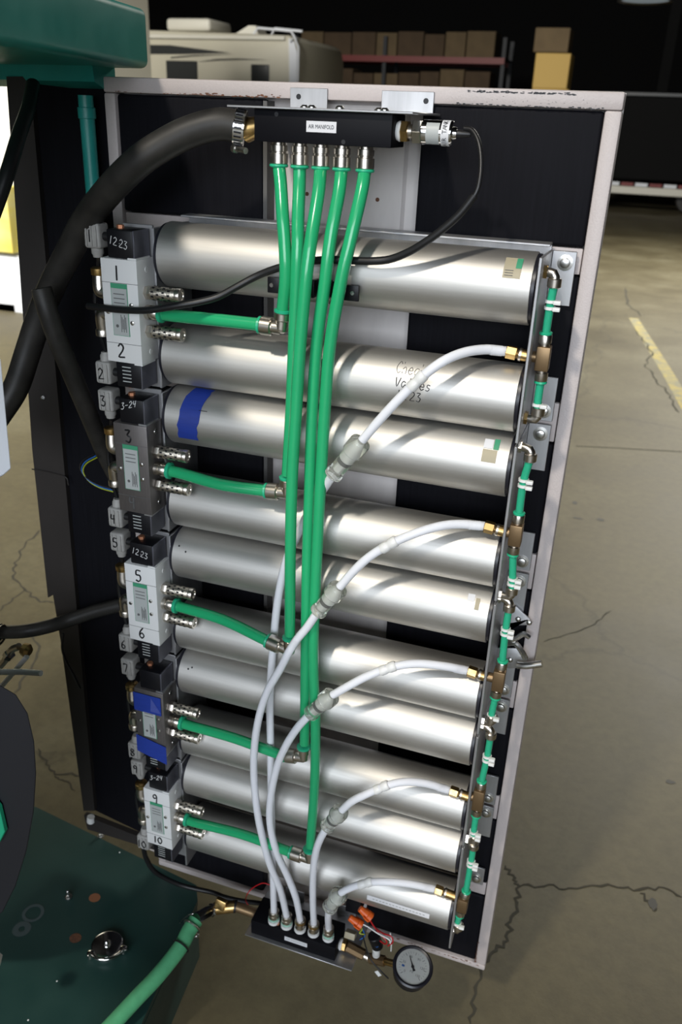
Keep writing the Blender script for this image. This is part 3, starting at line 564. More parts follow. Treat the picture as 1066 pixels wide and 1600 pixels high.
GL = ['shortest vertical green hose, leftmost under the upper manifold', 'second vertical green hose from the left, behind the thicker front one', 'middle vertical green hose, in front of the others, ending beside the third elbow', 'fourth vertical green hose from the left under the upper manifold', 'longest vertical green hose, rightmost under the upper manifold, reaching the lowest elbow']
for k in range(5):
    GH[k][0] = (HX[k][0], -.105, 1.594)
    solo('green_hose', Geo().tube(GH[k], HW, 18, 8), 'green', GL[k], 'hose', 'vertical green hoses')
# elbows: leg up to the vertical hose, leg left to the horizontal hose
ES = [(((-0.4249,-0.1300,1.4196)), ((-0.4265,-0.1300,1.3987)), ((-0.4555,-0.1300,1.3997))), (((-0.4174,-0.1260,1.1866)), ((-0.4172,-0.1260,1.1650)), ((-0.4478,-0.1260,1.1625))), (((-0.4003,-0.1500,0.9385)), ((-0.4011,-0.1500,0.9176)), ((-0.4365,-0.1460,0.9223))),
      (((-0.3787,-0.1360,0.7274)), ((-0.3783,-0.1360,0.7078)), ((-0.4096,-0.1360,0.7017))), (((-0.3621,-0.1400,0.5143)), ((-0.3616,-0.1400,0.4936)), ((-0.3956,-0.1380,0.4934)))]
EN = ['topmost', 'second', 'third', 'fourth', 'lowest']
HHm = [None] * 5
MID = [[(-0.5282,-0.1300,1.3995)], [(-0.5197,-0.1300,1.1613)], [(-0.5197,-0.1300,0.9306)], [(-0.5070,-0.1300,0.7025)], [(-0.4918,-0.1300,0.4915)]]
for k, (a, c, l) in enumerate(ES):
    a, c, l = V3(a), V3(c), V3(l); e = thing('elbow_fitting', c, EN[k] + ' nickel push-in elbow joining a vertical and a horizontal green hose', 'fitting', 'elbows on the green hoses')
    build('elbow_body', Geo().tube([a, c + (a - c) * .15, c], .0090, 16, 1, False).tube([l.lerp(c, .45), c], .0088, 16, 1, False).lathe(c + (a - c) * -.0, c + (c - a), [(0, .0090), (.003, .0085), (.006, .005)], 16), 'nickel', e)
    build('push_sleeve', Geo().cyl(l, l.lerp(c, .58), .0122, 24, .0015), 'nickel', e)
    build('push_sleeve', Geo().cyl(a, a.lerp(c, .5), .0112, 24, .0012), 'nickel', e)
    build('release_ring', Geo().lathe(a, a + (a - c), [(0, .0112), (.003, .0116), (.004, .0100)], 20), 'green_ring', e)
    build('release_ring', Geo().lathe(l, l + (l - c), [(0, .0112), (.003, .0116), (.004, .0100)], 20), 'green_ring', e)
    s0 = Vector((-.6105 + .0238 - .0, -.123, VZ[k])); s0.x = -.6305 + .024 - .012
    solo('green_hose', Geo().tube([s0, s0 + Vector((.03, -.001, -.0005)), MID[k][0], l - (c - l) * .3, l + (c - l) * .12], HH_, 18, 8), 'green', EN[k] + ' short horizontal green hose running right from a valve', 'hose', 'horizontal green hoses')

# clip bar holding the hoses on the first tank
cb = thing('hose_clip', (-0.3878,-0.1180,1.4521), 'black ribbed clip bar clamping the green hoses against the topmost tank', 'clip')
cp = [(-0.4504,-0.1170,1.4509), (-0.4369,-0.1170,1.4505), (-0.4200,-0.1190,1.4500), (-0.3892,-0.1190,1.4505), (-0.3683,-0.1190,1.4501), (-0.3401,-0.1190,1.4512), (-0.3263,-0.1170,1.4514)]
zc_ = cp[0][2]
build('clip_end', Geo().box((cp[0][0], -.1165, cp[0][2] - .010), (cp[1][0] + .003, -.1215, cp[0][2] + .010)).bevel(.001), 'coil', cb)
build('clip_end', Geo().box((cp[5][0] - .006, -.1165, cp[5][2] - .010), (cp[6][0], -.1215, cp[5][2] + .010)).bevel(.001), 'coil', cb)
build('clip_back', Geo().box((cp[1][0] + .003, -.1145, cp[0][2] - .009), (cp[5][0] - .006, -.1165, cp[5][2] + .011)), 'coil', cb)
for px_ in ((-0.4158,-0.1250,1.4521), (-0.3833,-0.1300,1.4544), (-0.3645,-0.1300,1.4546), (-0.3469,-0.1340,1.4545)):
    build('clip_finger', Geo().box((px_[0] - .002, -.1165, px_[2] - .012), (px_[0] + .002, px_[1] - .004, px_[2] + .010)).bevel(.0008), 'coil', cb)
for q in (cp[0], cp[6]):
    sx = .006 if q is cp[0] else -.008; build('clip_screw', Geo().lathe((q[0] + sx, -.1215, q[2]), (q[0] + sx, -1, q[2]), [(0, .003), (.0012, .0026)], 10), 'steel', cb)

# ================================================================== white hoses, check valves
WR = .0062
LF = [(-0.4478,-0.0920,0.2480), (-0.4211,-0.0924,0.2480), (-0.3941,-0.0911,0.2480), (-0.3673,-0.0898,0.2480), (-0.3379,-0.0890,0.2480)]
WU = [[(-0.1408,-0.0800,1.3909),(-0.1636,-0.0950,1.3940),(-0.1872,-0.1180,1.3924),(-0.2100,-0.1380,1.3822),(-0.2348,-0.1450,1.3590),(-0.2602,-0.1500,1.3287),(-0.2831,-0.1520,1.2979),(-0.3024,-0.1520,1.2705)], [(-0.1386,-0.1020,1.1561),(-0.1689,-0.1140,1.1584),(-0.1938,-0.1280,1.1569),(-0.2232,-0.1420,1.1469),(-0.2538,-0.1500,1.1289),(-0.2802,-0.1550,1.1072),(-0.3012,-0.1580,1.0821),(-0.3225,-0.1580,1.0497)],
      [(-0.1373,-0.1020,0.9197),(-0.1692,-0.1180,0.9296),(-0.2092,-0.1320,0.9325),(-0.2439,-0.1450,0.9250),(-0.2742,-0.1550,0.9087),(-0.2984,-0.1600,0.8894),(-0.3257,-0.1600,0.8631)], [(-0.1426,-0.1020,0.6888),(-0.1792,-0.1200,0.7063),(-0.2115,-0.1370,0.7125),(-0.2386,-0.1500,0.7055),(-0.2665,-0.1580,0.6859),(-0.2862,-0.1600,0.6675),(-0.3025,-0.1600,0.6430)],
      [(-0.1475,-0.1020,0.4693),(-0.1887,-0.1200,0.4836),(-0.2247,-0.1320,0.4861),(-0.2563,-0.1380,0.4780),(-0.2842,-0.1450,0.4620),(-0.3010,-0.1480,0.4461)]]
WLO = [[(-0.3427,-0.1500,1.2124),(-0.3602,-0.1350,1.1836),(-0.3765,-0.1225,1.1560),(-0.3976,-0.1210,1.1110),(-0.4199,-0.1210,1.0507),(-0.4327,-0.1210,0.9795),(-0.4397,-0.1210,0.8966),(-0.4449,-0.1210,0.7968),(-0.4434,-0.1210,0.6924),(-0.4418,-0.1210,0.5812),(-0.4389,-0.1210,0.4475),(-0.4446,-0.1000,0.2861)],
       [(-0.3549,-0.1580,0.9998),(-0.3709,-0.1560,0.9696),(-0.3833,-0.1620,0.9501),(-0.3910,-0.1750,0.9337),(-0.4063,-0.1720,0.8969),(-0.4302,-0.1650,0.8441),(-0.4466,-0.1600,0.7865),(-0.4565,-0.1560,0.7227),(-0.4598,-0.1520,0.6512),(-0.4529,-0.1500,0.5603),(-0.4380,-0.1400,0.4592),(-0.4238,-0.1200,0.3732),(-0.4184,-0.1000,0.2837)],
       [(-0.3616,-0.1600,0.8166),(-0.3804,-0.1620,0.7866),(-0.4002,-0.1600,0.7435),(-0.4158,-0.1560,0.6961),(-0.4286,-0.1520,0.6273),(-0.4324,-0.1480,0.5586),(-0.4219,-0.1440,0.4923),(-0.4052,-0.1300,0.4232),(-0.3942,-0.1150,0.3557),(-0.3899,-0.1000,0.2824)],
       [(-0.3268,-0.1580,0.5966),(-0.3371,-0.1580,0.5674),(-0.3463,-0.1520,0.5293),(-0.3532,-0.1420,0.4719),(-0.3605,-0.1200,0.3833),(-0.3630,-0.1000,0.2840)], [(-0.3200,-0.1460,0.4003),(-0.3267,-0.1300,0.3572),(-0.3352,-0.1000,0.2861)]]
JT = [4, 4, 3, 3, 3]
for k in range(5):
    h = thing('white_hose', WU[k][3], EN[k] + ' milky white hose arching from a brass connector at the right to its check valve', 'hose', 'upper white hoses')
    build('hose_wall', Geo().tube(WU[k], WR, 14, 8), 'white_hose', h)
    p, q = V3(WU[k][JT[k]]), V3(WU[k][JT[k] + 1]); m_ = p.lerp(q, -.25)
    d = (q - p).normalized()
    build('splice_sleeve', Geo().lathe(m_, m_ + d, [(0, WR + .0003), (.002, WR + .0016), (.010, WR + .0016), (.012, WR + .0005), (.015, WR + .0005), (.017, WR + .0012), (.024, WR + .0012), (.026, WR + .0003)], 18), 'white_plastic', h)
    a, b_ = V3(WU[k][0]), V3(WU[k][1]); d = (a - b_).normalized()
    build('ribbed_end', Geo().lathe(a - d * .022, a, [(0, WR + .0001)] + [(.003 + .003 * j + .0015 * t, WR + (.0006 if t == 0 else .0001)) for j in range(5) for t in (0, 1)] + [(.020, WR + .0001)], 16), 'white_hose', h)
    d2 = (V3((-.1115, a.y, a.z - .003)) - a).normalized()
    build('brass_nut', Geo().lathe(a, a + d2, [(0, WR + .001), (.001, WR + .0025), (.013, WR + .0025), (.014, WR + .001)], 6), 'brass', h)
    Ld = (V3((-.1115, a.y, a.z - .003)) - a).length
    build('white_ferrule', Geo().lathe(a + d2 * .014, a + d2, [(0, WR - .001), (.003, WR + .0022), (.006, WR + .0022)], 18), 'nickel', h)
    build('brass_stem', Geo().lathe(a + d2 * .020, a + d2, [(0, WR + .0015), (max(.004, Ld - .020), WR + .0015)], 12), 'brass', h)
    # check valve
    a, b_ = V3(WU[k][-1]), V3(WLO[k][0]); d = (b_ - a).normalized(); Lv = (b_ - a).length
    cv = thing('check_valve', a.lerp(b_, .5), EN[k] + ' clear plastic check valve between two lengths of white hose', 'valve', 'clear check valves')
    R_ = .0145 if k < 4 else .0155
    build('upper_cap', Geo().lathe(a, b_, [(0, .0085), (.002, R_ - .001), (.004, R_), (Lv * .32, R_), (Lv * .36, R_ - .002)], 22), 'clear', cv)
    build('valve_barrel', Geo().lathe(a + d * Lv * .37, b_, [(0, R_ - .003), (Lv * .48, R_ - .0038), (Lv * .52, R_ - .002), (Lv * .60, R_ - .002), (Lv * .63, .0085)], 22), 'clear', cv)
    build('valve_core', Geo().lathe(a + d * Lv * .08, b_, [(0, .005), (Lv * .2, .0085), (Lv * .45, .0085), (Lv * .5, .005), (Lv * .75, .005)], 14), 'white_plastic', cv)
    if k < 4: build('valve_spring', Geo().lathe(a + d * Lv * .55, b_, [(0, .0072), (.006, .0072)], 12), 'ink', cv)
    q = LF[k]; WLO[k][-1] = (q[0], q[1], .274)
    solo('white_hose', Geo().tube(WLO[k], WR, 14, 8), 'white_hose', ['leftmost milky white hose into the lower manifold, running up behind the others', 'second milky white hose into the lower manifold, bowing furthest left', 'third milky white hose into the lower manifold from the left', 'fourth milky white hose into the lower manifold, nearly straight', 'shortest milky white hose stub, rightmost on the lower manifold'][k], 'hose', 'lower white hoses')

# ================================================================== right side tees and green tubes
PX = -.094
RU = [  # per bracket: elbow top, tie, collar top, tee top, tee bottom, collar bottom, tie2, elbow bottom  (pixels at depth .075)
 [(-0.0933,-0.0800,1.4875), (-0.0946,-0.0800,1.4540), (-0.0952,-0.0800,1.4132), (-0.0946,-0.0800,1.4036), (-0.0936,-0.0800,1.3729), (-0.0932,-0.0800,1.3581), (-0.0931,-0.0800,1.3278), (-0.0909,-0.0800,1.3110)],
 [(-0.0908,-0.1020,1.2712), (-0.0951,-0.1020,1.2277), (-0.0956,-0.1020,1.1852), (-0.0952,-0.1020,1.1684), (-0.0956,-0.1020,1.1376), (-0.0946,-0.1020,1.1222), (-0.0913,-0.1020,1.0811), (-0.0903,-0.1020,1.0589)],
 [(-0.0906,-0.1020,1.0465), (-0.0913,-0.1020,1.0000), (-0.0899,-0.1020,0.9503), (-0.0900,-0.1020,0.9347), (-0.0916,-0.1020,0.9003), (-0.0918,-0.1020,0.8865), (-0.0944,-0.1020,0.8506), (-0.0931,-0.1020,0.8391)],
 [(-0.0913,-0.1020,0.8228), (-0.0923,-0.1020,0.7710), (-0.0935,-0.1020,0.7276), (-0.0955,-0.1020,0.7088), (-0.0963,-0.1020,0.6691), (-0.0959,-0.1020,0.6558), (-0.0967,-0.1020,0.6147), (-0.0941,-0.1020,0.5991)],
 [(-0.0938,-0.1020,0.5964), (-0.0943,-0.1020,0.5510), (-0.0966,-0.1020,0.5006), (-0.0969,-0.1020,0.4707), (-0.0995,-0.1020,0.4423), (-0.1016,-0.1020,0.4292), (-0.1027,-0.1020,0.4069), (-0.1002,-0.1020,0.3924)]]
for k in range(5):
    e1, t1, c1, a, b_, c2, t2, e2 = [V3(p) for p in RU[k]]
    dn = (b_ - a).normalized()
    t = thing('tee_fitting', a.lerp(b_, .5), EN[k] + ' bronze tee block on the outer side of the right bracket', 'fitting', 'bronze tees')
    build('tee_block', Geo().obox(a.lerp(b_, .5), EX, dn, None, .0085, (b_ - a).length / 2, .0095).bevel(.0015), 'bronze', t)
    build('tee_stem', Geo().cyl((-.1074, a.y, a.lerp(b_, .5).z), (a.lerp(b_, .5).x - .008, a.y, a.lerp(b_, .5).z), .007, 14), 'bronze', t)
    for s, p in ((-1, a), (1, b_)):
        c = build('push_sleeve', Geo().lathe(p, p + dn * s, [(0, .0060), (.003, .0060), (.0035, .0082), (.013, .0082), (.014, .0076)], 18), 'nickel', t)
        build('release_ring', Geo().lathe(p + dn * s * .014, p + dn * s, [(0, .0078), (.0025, .0082), (.0035, .0070)], 18), 'green_ring', c)
    for nm, ea, ta, ca, sgn in (('upper', e1, t1, a - dn * .013, 1), ('lower', e2, t2, b_ + dn * .013, -1)):
        el = thing('tube_elbow', ea, EN[k] + ' bracket, ' + nm + ' nickel elbow feeding a tank end', 'fitting', 'small elbows on the right')
        vd = Vector((0, 0, -1)) * sgn
        st = Vector((-.1074, ea.y + .004, ea.z + .004 * sgn))
        build('elbow_body', Geo().tube([st, (ea.x - .002, ea.y, ea.z + .003 * sgn), tuple(ea + vd * .004)], .0058, 12, 2), 'nickel', el)
        build('push_sleeve', Geo().cyl(ea + vd * .002, ea + vd * .013, .0085, 16, .001), 'nickel', el)
        build('nut', Geo().lathe(st, st + Vector((1, 0, 0)), [(0, .0085), (.004, .0085)], 6), 'brass' if k == 0 else 'nickel', el)
        tb = thing('green_tube', ta, EN[k] + ' bracket, ' + nm + ' short clear green tube on the right side', 'tube', 'clear green tubes')
        build('tube_wall', Geo().tube([tuple(ea + vd * .010), tuple(ta), tuple(ca)], .0052, 12, 6), 'tube_green', tb)
        big = (ea - ca).length > .05
        for j in (-1, 1) if big else (0,):
            q = ta + vd * (.004 * j)
            zt_ = build('zip_tie', Geo().cyl(q - vd * .0018, q + vd * .0018, .0070, 14), 'white_plastic', tb)
            build('tie_head', Geo().box((q.x + .004, q.y - .010, q.z - .0025), (q.x + .013, q.y - .003, q.z + .0025)).bevel(.001), 'white_plastic', zt_)

# ================================================================== lower manifold
s2 = thing('manifold_shelf', (-.39, -.03, .212), 'flat aluminium shelf bracket under the lower manifold at the door bottom', 'shelf')
build('shelf_plate', Geo().box((-.500, -.001, .2105), (-.282, -.112, .2130)).bevel(.0006, 1), 'alu_plate', s2)
for x in (-.44, -.33): build('mounting_tab', Geo().box((x - .02, -.0034, .2132), (x + .02, -.0012, .240)).bevel(.0005, 1), 'alu_plate', s2)
m2 = thing('lower_manifold', (-.40, -.08, .2135), 'black block manifold at the door bottom feeding the white hoses', 'manifold')
build('block', Geo().box((-.490, -.1045, .2132), (-.318, -.046, .2480)).bevel(.001), 'black', m2)
lb = build('label', Geo().box((-.420, -.1052, .2255), (-.3740, -.1044, .2355)), 'label_white', m2)
g = Geo(); printed(g, 'AIR MANIFOLD', (-.397, -.1053, .2305), EX, EZ, .0055, .0002, .040); build('label_text', g, 'label', lb)
for k, q in enumerate(LF):
    f = build('hose_fitting', Geo().lathe(q, (q[0], q[1], 1), [(0, .0085), (.006, .0088), (.0065, .0080), (.009, .0080), (.0095, .0100), (.019, .0100), (.0195, .0088), (.022, .0088), (.0225, .0100), (.029, .0100), (.030, .009)], 18), 'nickel', m2)
    build('white_seal', Geo().lathe((q[0], q[1], .2481), (q[0], q[1], 1), [(0, .0104), (.001, .0112), (.0066, .0112), (.0072, .0095)], 18), 'white_plastic', f)
    build('brass_ring' if k in (2, 3) else 'green_band', Geo().lathe((q[0], q[1], .2575 if k not in (2, 3) else .2700), (q[0], q[1], 1), [(0, .0106), (.004, .0106)], 16), 'brass' if k in (2, 3) else 'mint', f)
build('bleed_screw', Geo().lathe((-0.4386,-0.0950,0.2503), (-0.2702,-0.5000,0.7876), [(0, .004), (.002, .003)], 10), 'copper', m2)

# fittings at the left of the lower manifold, mint hose
bf = thing('brass_coupling', (-.52, -.075, .24), 'brass and steel coupling joining the mint green hose to the lower manifold', 'fitting')
ca, cbp, cc = V3((-.4902, -.075, .231)), (-0.5323,-0.0850,0.2458), (-0.5519,-0.0900,0.2466)
cbp = V3(cbp); cc = V3(cc)
build('brass_nipple', Geo().lathe(ca, cbp, [(0, .0095), ((cbp - ca).length, .0095)], 16), 'bronze', bf)
build('black_band', Geo().lathe(cbp + (ca - cbp) * .05, cc, [(0, .012), (.004, .012)], 16), 'cable', bf)
cd = V3((-0.5510,-0.0920,0.2421)); ce = V3((-0.5728,-0.0960,0.2337)); cf = V3((-0.5867,-0.1351,0.2470))
build('brass_elbow', Geo().tube([cbp, cd, ce], .0115, 14, 4), 'brass', bf)
build('steel_nut', Geo().lathe(ce, cf, [(0, .0105), (.003, .0125), (.010, .0125), (.011, .010), (.016, .010), (.017, .0115), ((V3((-0.5894,-0.1405,0.2450)) - ce).length, .0115)], 8), 'chrome', bf)
build('brass_lug', Geo().obox(V3((-0.5573,-0.0980,0.2566)), (1, 0, -.2), (0, -1, .3), None, .011, .006, .010).bevel(.002), 'brass', bf)
MH = [(-0.5894,-0.1405,0.2450), (-0.5934,-0.1617,0.2380), (-0.5949,-0.1894,0.2300), (-0.6039,-0.2245,0.2200), (-0.6143,-0.2579,0.2120), (-0.6268,-0.2926,0.2060), (-0.6384,-0.3272,0.2000), (-0.6488,-0.3616,0.1960), (-0.6630,-0.4079,0.1900)]
mh = thing('mint_hose', MH[2], 'thick pale mint green hose running down left from the lower manifold coupling', 'hose')
build('hose_wall', Geo().tube(MH, .0145, 24, 8), 'hose_mint', mh)
p, q = V3(MH[2]), V3(MH[3]); d = (q - p).normalized()
wc = thing('worm_clamp', V3(MH[0]), 'thin steel worm clamp loop at the end of the mint green hose', 'clamp')
u_ = (V3(MH[1]) - V3(MH[0])).normalized(); side = u_.cross(Vector((0, 0, 1))).normalized(); upv = side.cross(u_); oc = V3(MH[0]) + u_ * .012
ring = [oc + (side * math.cos(a) + upv * math.sin(a)) * (.0168) for a in [i * 2 * PI / 24 for i in range(25)]]
build('band', Geo().tube(ring, .0020, 6, 1, False), 'steel', wc)
tail = [oc + side * .0168, oc + side * .026 - upv * .004 + u_ * .01, oc + side * .024 - upv * .018 + u_ * .02, oc + side * .008 - upv * .024 + u_ * .012]
build('band_tail', Geo().tube([(-0.6011,-0.0900,0.1916),(-0.6210,-0.1000,0.2033),(-0.6469,-0.1000,0.1703),(-0.6589,-0.1000,0.1316),(-0.6542,-0.1000,0.1074)], .0011, 6), 'steel', wc)
build('screw_housing', Geo().lathe((-0.6118,-0.1000,0.1452), (-0.6141,-0.1150,0.1764), [(0, .0055), (.006, .0055), (.0065, .0040), (.020, .0040)], 10), 'steel', wc)
tie = Geo().tube([p + (side * math.cos(a) + (d.cross(side)) * math.sin(a)) * .0166 for a in [i * 2 * PI / 20 for i in range(21)]], .0016, 6, 1, False)
solo('cable_tie', tie, 'cable', 'thin black tie wrapped round the mint green hose', 'tie')
solo('thin_wire', Geo().tube([(-0.6623,-0.1200,0.0746),(-0.6747,-0.1200,0.0104),(-0.6976,-0.1200,-0.0714),(-0.7134,-0.1200,-0.1528),(-0.7306,-0.1200,-0.2492)], .0011, 6), 'copper', 'thin copper coloured wire hanging below the mint green hose', 'wire')

# gauge and switch right of the lower manifold
gf = thing('pipe_fitting', (-.30, -.078, .231), 'brass pipe fittings between the lower manifold and the gauge', 'fitting')
fy, fz = -.078, .2300
build('seal_tape', Geo().lathe((-.3180, fy, fz), (1, fy, fz), [(0, .010), (.003, .012), (.006, .010)], 16), 'white_plastic', gf)
build('brass_nut', Geo().lathe((-.312, fy, fz), (1, fy, fz), [(0, .0115), (.001, .0125), (.007, .0125), (.008, .0115)], 6), 'brass', gf)
fa, fb = V3((-.304, fy, fz)), V3((-0.2575,-0.0780,0.2175)); fc = V3((-0.2139,-0.0850,0.2342))
build('bronze_body', Geo().cyl(fa, fa.lerp(fb, .75), .0105, 8, .001), 'bronze', gf)
build('steel_collar', Geo().cyl(fa.lerp(fb, .75), fb, .008, 14), 'nickel', gf)
build('bronze_tee', Geo().cyl(fb, fb.lerp(fc, .7), .0098, 8, .001), 'bronze', gf)
build('gauge_stem', Geo().cyl(fb.lerp(fc, .7), fc.lerp(V3((-0.2005,-0.0900,0.2397)), .7), .0065, 12), 'brass', gf)
gc = V3((-0.1715,-0.1000,0.2608)); gn = Vector((.14, -.28, .95)).normalized()
ga = thing('pressure_gauge', gc, 'round black pressure gauge with a white dial under the door bottom', 'gauge')
build('gauge_case', Geo().lathe(gc - gn * .034, gc + gn, [(0, .024), (.002, .030), (.005, .0325), (.032, .0335), (.0335, .0365), (.0370, .0368), (.039, .0340), (.0375, .0305), (.031, .0305)], 48), 'anod', ga)
dl = build('dial', Geo().lathe(gc + gn * .001, gc + gn, [(0, .0306), (.0006, .0306)], 40), 'dial', ga)
gx = Vector((1, 0, 0)); gx = (gx - gn * gx.dot(gn)).normalized(); gy = gn.cross(gx)
gy = -gy if gy.z < 0 else gy
g = Geo()
for k in range(25):
    a = math.radians(225 - k * 270 / 24); r0 = .0228 if k % 4 else .0205; r1 = .0255
    dr = gx * math.cos(a) + gy * math.sin(a); g.obox(gc + gn * .0018 + dr * (r0 + r1) / 2, dr, gn.cross(dr), None, (r1 - r0) / 2, .00022 if k % 4 else .0004, .0001)
build('tick_marks', g, 'ink_grey', dl)
for k, n_ in enumerate(('0', '30', '60', '90', '120', '150')):
    a = math.radians(225 - k * 270 / 5); dr = gx * math.cos(a) + gy * math.sin(a)
    build('dial_number', printed(Geo(), n_, gc + gn * .0018 + dr * .0172, gx, gy, .0062, .0001), 'ink_grey', dl)
build('dial_text', printed(Geo(), 'PSI', gc + gn * .0018 - gy * .009, gx, gy, .0055, .0001), 'ink_grey', dl)
build('blue_mark', Geo().obox(gc + gn * .0018 + gx * -.017 + gy * -.004, gx, gy, None, .0026, .0018, .0001), 'blue_wire', dl)
nd = (gx * -.55 + gy * .83).normalized(); g = Geo()
g.prism([gc + gn * .0026 + nd * .021, gc + gn * .0026 + gn.cross(nd) * .0013, gc + gn * .0026 - nd * .008 + gn.cross(nd) * .0026, gc + gn * .0026 - nd * .008 - gn.cross(nd) * .0026, gc + gn * .0026 - gn.cross(nd) * .0013], gn * .0004)
g.lathe(gc + gn * .0018, gc + gn, [(0, .003), (.0016, .0025)], 12); build('needle', g, 'ink', ga)
build('gauge_glass', Geo().lathe(gc + gn * .0036, gc + gn, [(0, .0302), (.0008, .0302)], 32), 'glass', ga)
sw = thing('pressure_switch', (-0.2454,-0.0850,0.2644), 'small black pressure switch with a blue and white sleeve left of the gauge', 'switch')
build('switch_body', Geo().cyl((-0.2482,-0.1000,0.3080), (-0.2414,-0.0920,0.2746), .011, 16, .001), 'coil', sw)
build('sleeve', Geo().cyl((-0.2428,-0.0980,0.2879), (-0.2434,-0.0880,0.2449), .0072, 16, .0008), 'white_plastic', sw)
build('blue_band', Geo().cyl((-0.2427,-0.0990,0.2909), (-0.2429,-0.0950,0.2741), .0076, 16), 'blue_wire', sw)
for nm, a, b_ in (('upper', (-0.2766,-0.1050,0.3717), (-0.2579,-0.1050,0.3587)), ('lower', (-0.2932,-0.1100,0.3475), (-0.2721,-0.1100,0.3371))):
    a, b_ = V3(a), V3(b_); w = thing('wire_nut', a, nm + ' orange wire nut above the fittings right of the lower manifold', 'wire nut', 'orange wire nuts')
    build('shell', Geo().lathe(a, b_, [(0, .0045), (.001, .0058), (.017, .0080), (.018, .0095), (.026, .0098), (.027, .008)], 12), 'orange', w)
    build('wing', Geo().obox(b_.lerp(a, .2), (b_ - a), (0, -1, .2), None, .006, .0125, .001), 'orange', w)
for m_, lab, pts in (('red', 'red wire looping from the upper orange wire nut to the switch', [(-0.2566,-0.1050,0.3561),(-0.2471,-0.1050,0.3374),(-0.2299,-0.1100,0.3345),(-0.2133,-0.1150,0.3395),(-0.2090,-0.1150,0.3268),(-0.2186,-0.1100,0.3066)]), ('red', 'second red wire bundled beside the pressure switch', [(-0.2569,-0.1080,0.3561),(-0.2400,-0.1080,0.3326),(-0.2213,-0.1120,0.3210),(-0.2236,-0.1100,0.3093),(-0.2345,-0.1050,0.3067)]),
                     ('white_plastic', 'white wire from the lower orange wire nut to the switch', [(-0.2705,-0.1120,0.3433),(-0.2572,-0.1120,0.3410),(-0.2381,-0.1150,0.3366),(-0.2156,-0.1180,0.3339),(-0.2127,-0.1180,0.3254)]), ('white_plastic', 'thin white wire dropping beside the gauge rim', [(-0.2156,-0.1120,0.3431),(-0.2121,-0.1120,0.3251),(-0.2140,-0.1000,0.2833)]),
                     ('yellow_wire', 'short yellow green wire under the lower orange wire nut', [(-0.2737,-0.1080,0.3324),(-0.2685,-0.1080,0.3249),(-0.2727,-0.1080,0.3130),(-0.2631,-0.1080,0.3140)]), ('blue_wire', 'short blue wire under the lower orange wire nut', [(-0.2692,-0.1060,0.3255),(-0.2634,-0.1060,0.3082),(-0.2713,-0.1060,0.2946)]),
                     ('cable', 'thin black wire with a white tag hanging below the fittings', [(-0.2687,-0.1060,0.3158),(-0.2585,-0.1100,0.2850),(-0.2459,-0.1150,0.2630),(-0.2267,-0.1200,0.2510),(-0.2100,-0.1200,0.2367)])):
    solo('wire', Geo().tube(pts, .0013, 6, 6), m_, lab, 'wire')
solo('wire_tag', Geo().obox((-0.2292,-0.1225,0.2444), (1, 0, -1.2), (.2, -1, 0), None, .006, .0006, .0035), 'white_plastic', 'tiny white tag on the thin black wire below the fittings', 'tag')
solo('junction_box', Geo().box((-.322, -.008, .272), (-.292, -.040, .330)).bevel(.002), 'coil', 'small dark box on the door behind the lowest check valve', 'box')
solo('flat_connector', Geo().obox((-0.2958,-0.0850,0.2725), EX, (0, -1, .5), None, .010, .008, .006).bevel(.001), 'sticker', 'dull yellow block beside the right end of the lower manifold', 'connector')

# cable from the lowest valve, red wire
solo('braided_cable', Geo().tube([(-0.7145,-0.1100,0.3596),(-0.7176,-0.1000,0.3181),(-0.7090,-0.0900,0.2768),(-0.6876,-0.0750,0.2450),(-0.6562,-0.0600,0.2222),(-0.6037,-0.0500,0.2169),(-0.5754,-0.0440,0.2078),(-0.5373,-0.0400,0.2085),(-0.4932,-0.0380,0.2177)], .0048, 10), 'cable', 'black sleeved cable curving from the lowest plug to the lower manifold', 'cable')
solo('red_cable', Geo().tube([(-0.5213,-0.0500,0.2136),(-0.5268,-0.0500,0.2310),(-0.5154,-0.0500,0.2605),(-0.4905,-0.0500,0.2882),(-0.4702,-0.0500,0.2896)], .0010, 6), 'red', 'thin dark red wire loop left of the lower manifold', 'wire')
for m_, off, nm in (('blue_wire', 0, 'blue'), ('yellow_wire', 3, 'yellow green'), ('cable', -4, 'black')):
    pts = [Vector(p) + Vector((.0007 * off, 0, -.0008 * off)) for p in [(-0.7501,-0.1000,1.1580),(-0.7713,-0.1000,1.1438),(-0.7788,-0.1000,1.1284),(-0.7685,-0.1000,1.1137),(-0.7492,-0.1000,1.1060),(-0.7249,-0.1000,1.1037)]]
    solo('thin_wire', Geo().tube(pts, .0011, 6), m_, nm + ' thin wire looping left of the grey valve marked 3', 'wire', 'thin wires left of valve 3')
for x0, z0, k in ((-.706, 1.47, 0), (-.706, 1.235, 1), (-.706, 1.0, 2), (-.706, .765, 3), (-.706, .54, 4)):
    solo('plug_cable', Geo().tube([(x0, -.1155, z0 - .006), (x0 - .008, -.108, z0 - .03), (x0 - .022, -.10, z0 - .07), (x0 - .018, -.10, z0 - .115), (x0, -.1155, z0 - .140)], .0032, 8), 'cable', ('topmost', 'second', 'third', 'fourth', 'lowest')[k] + ' black cable joining two grey plugs beside the valves', 'cable', 'plug cables')

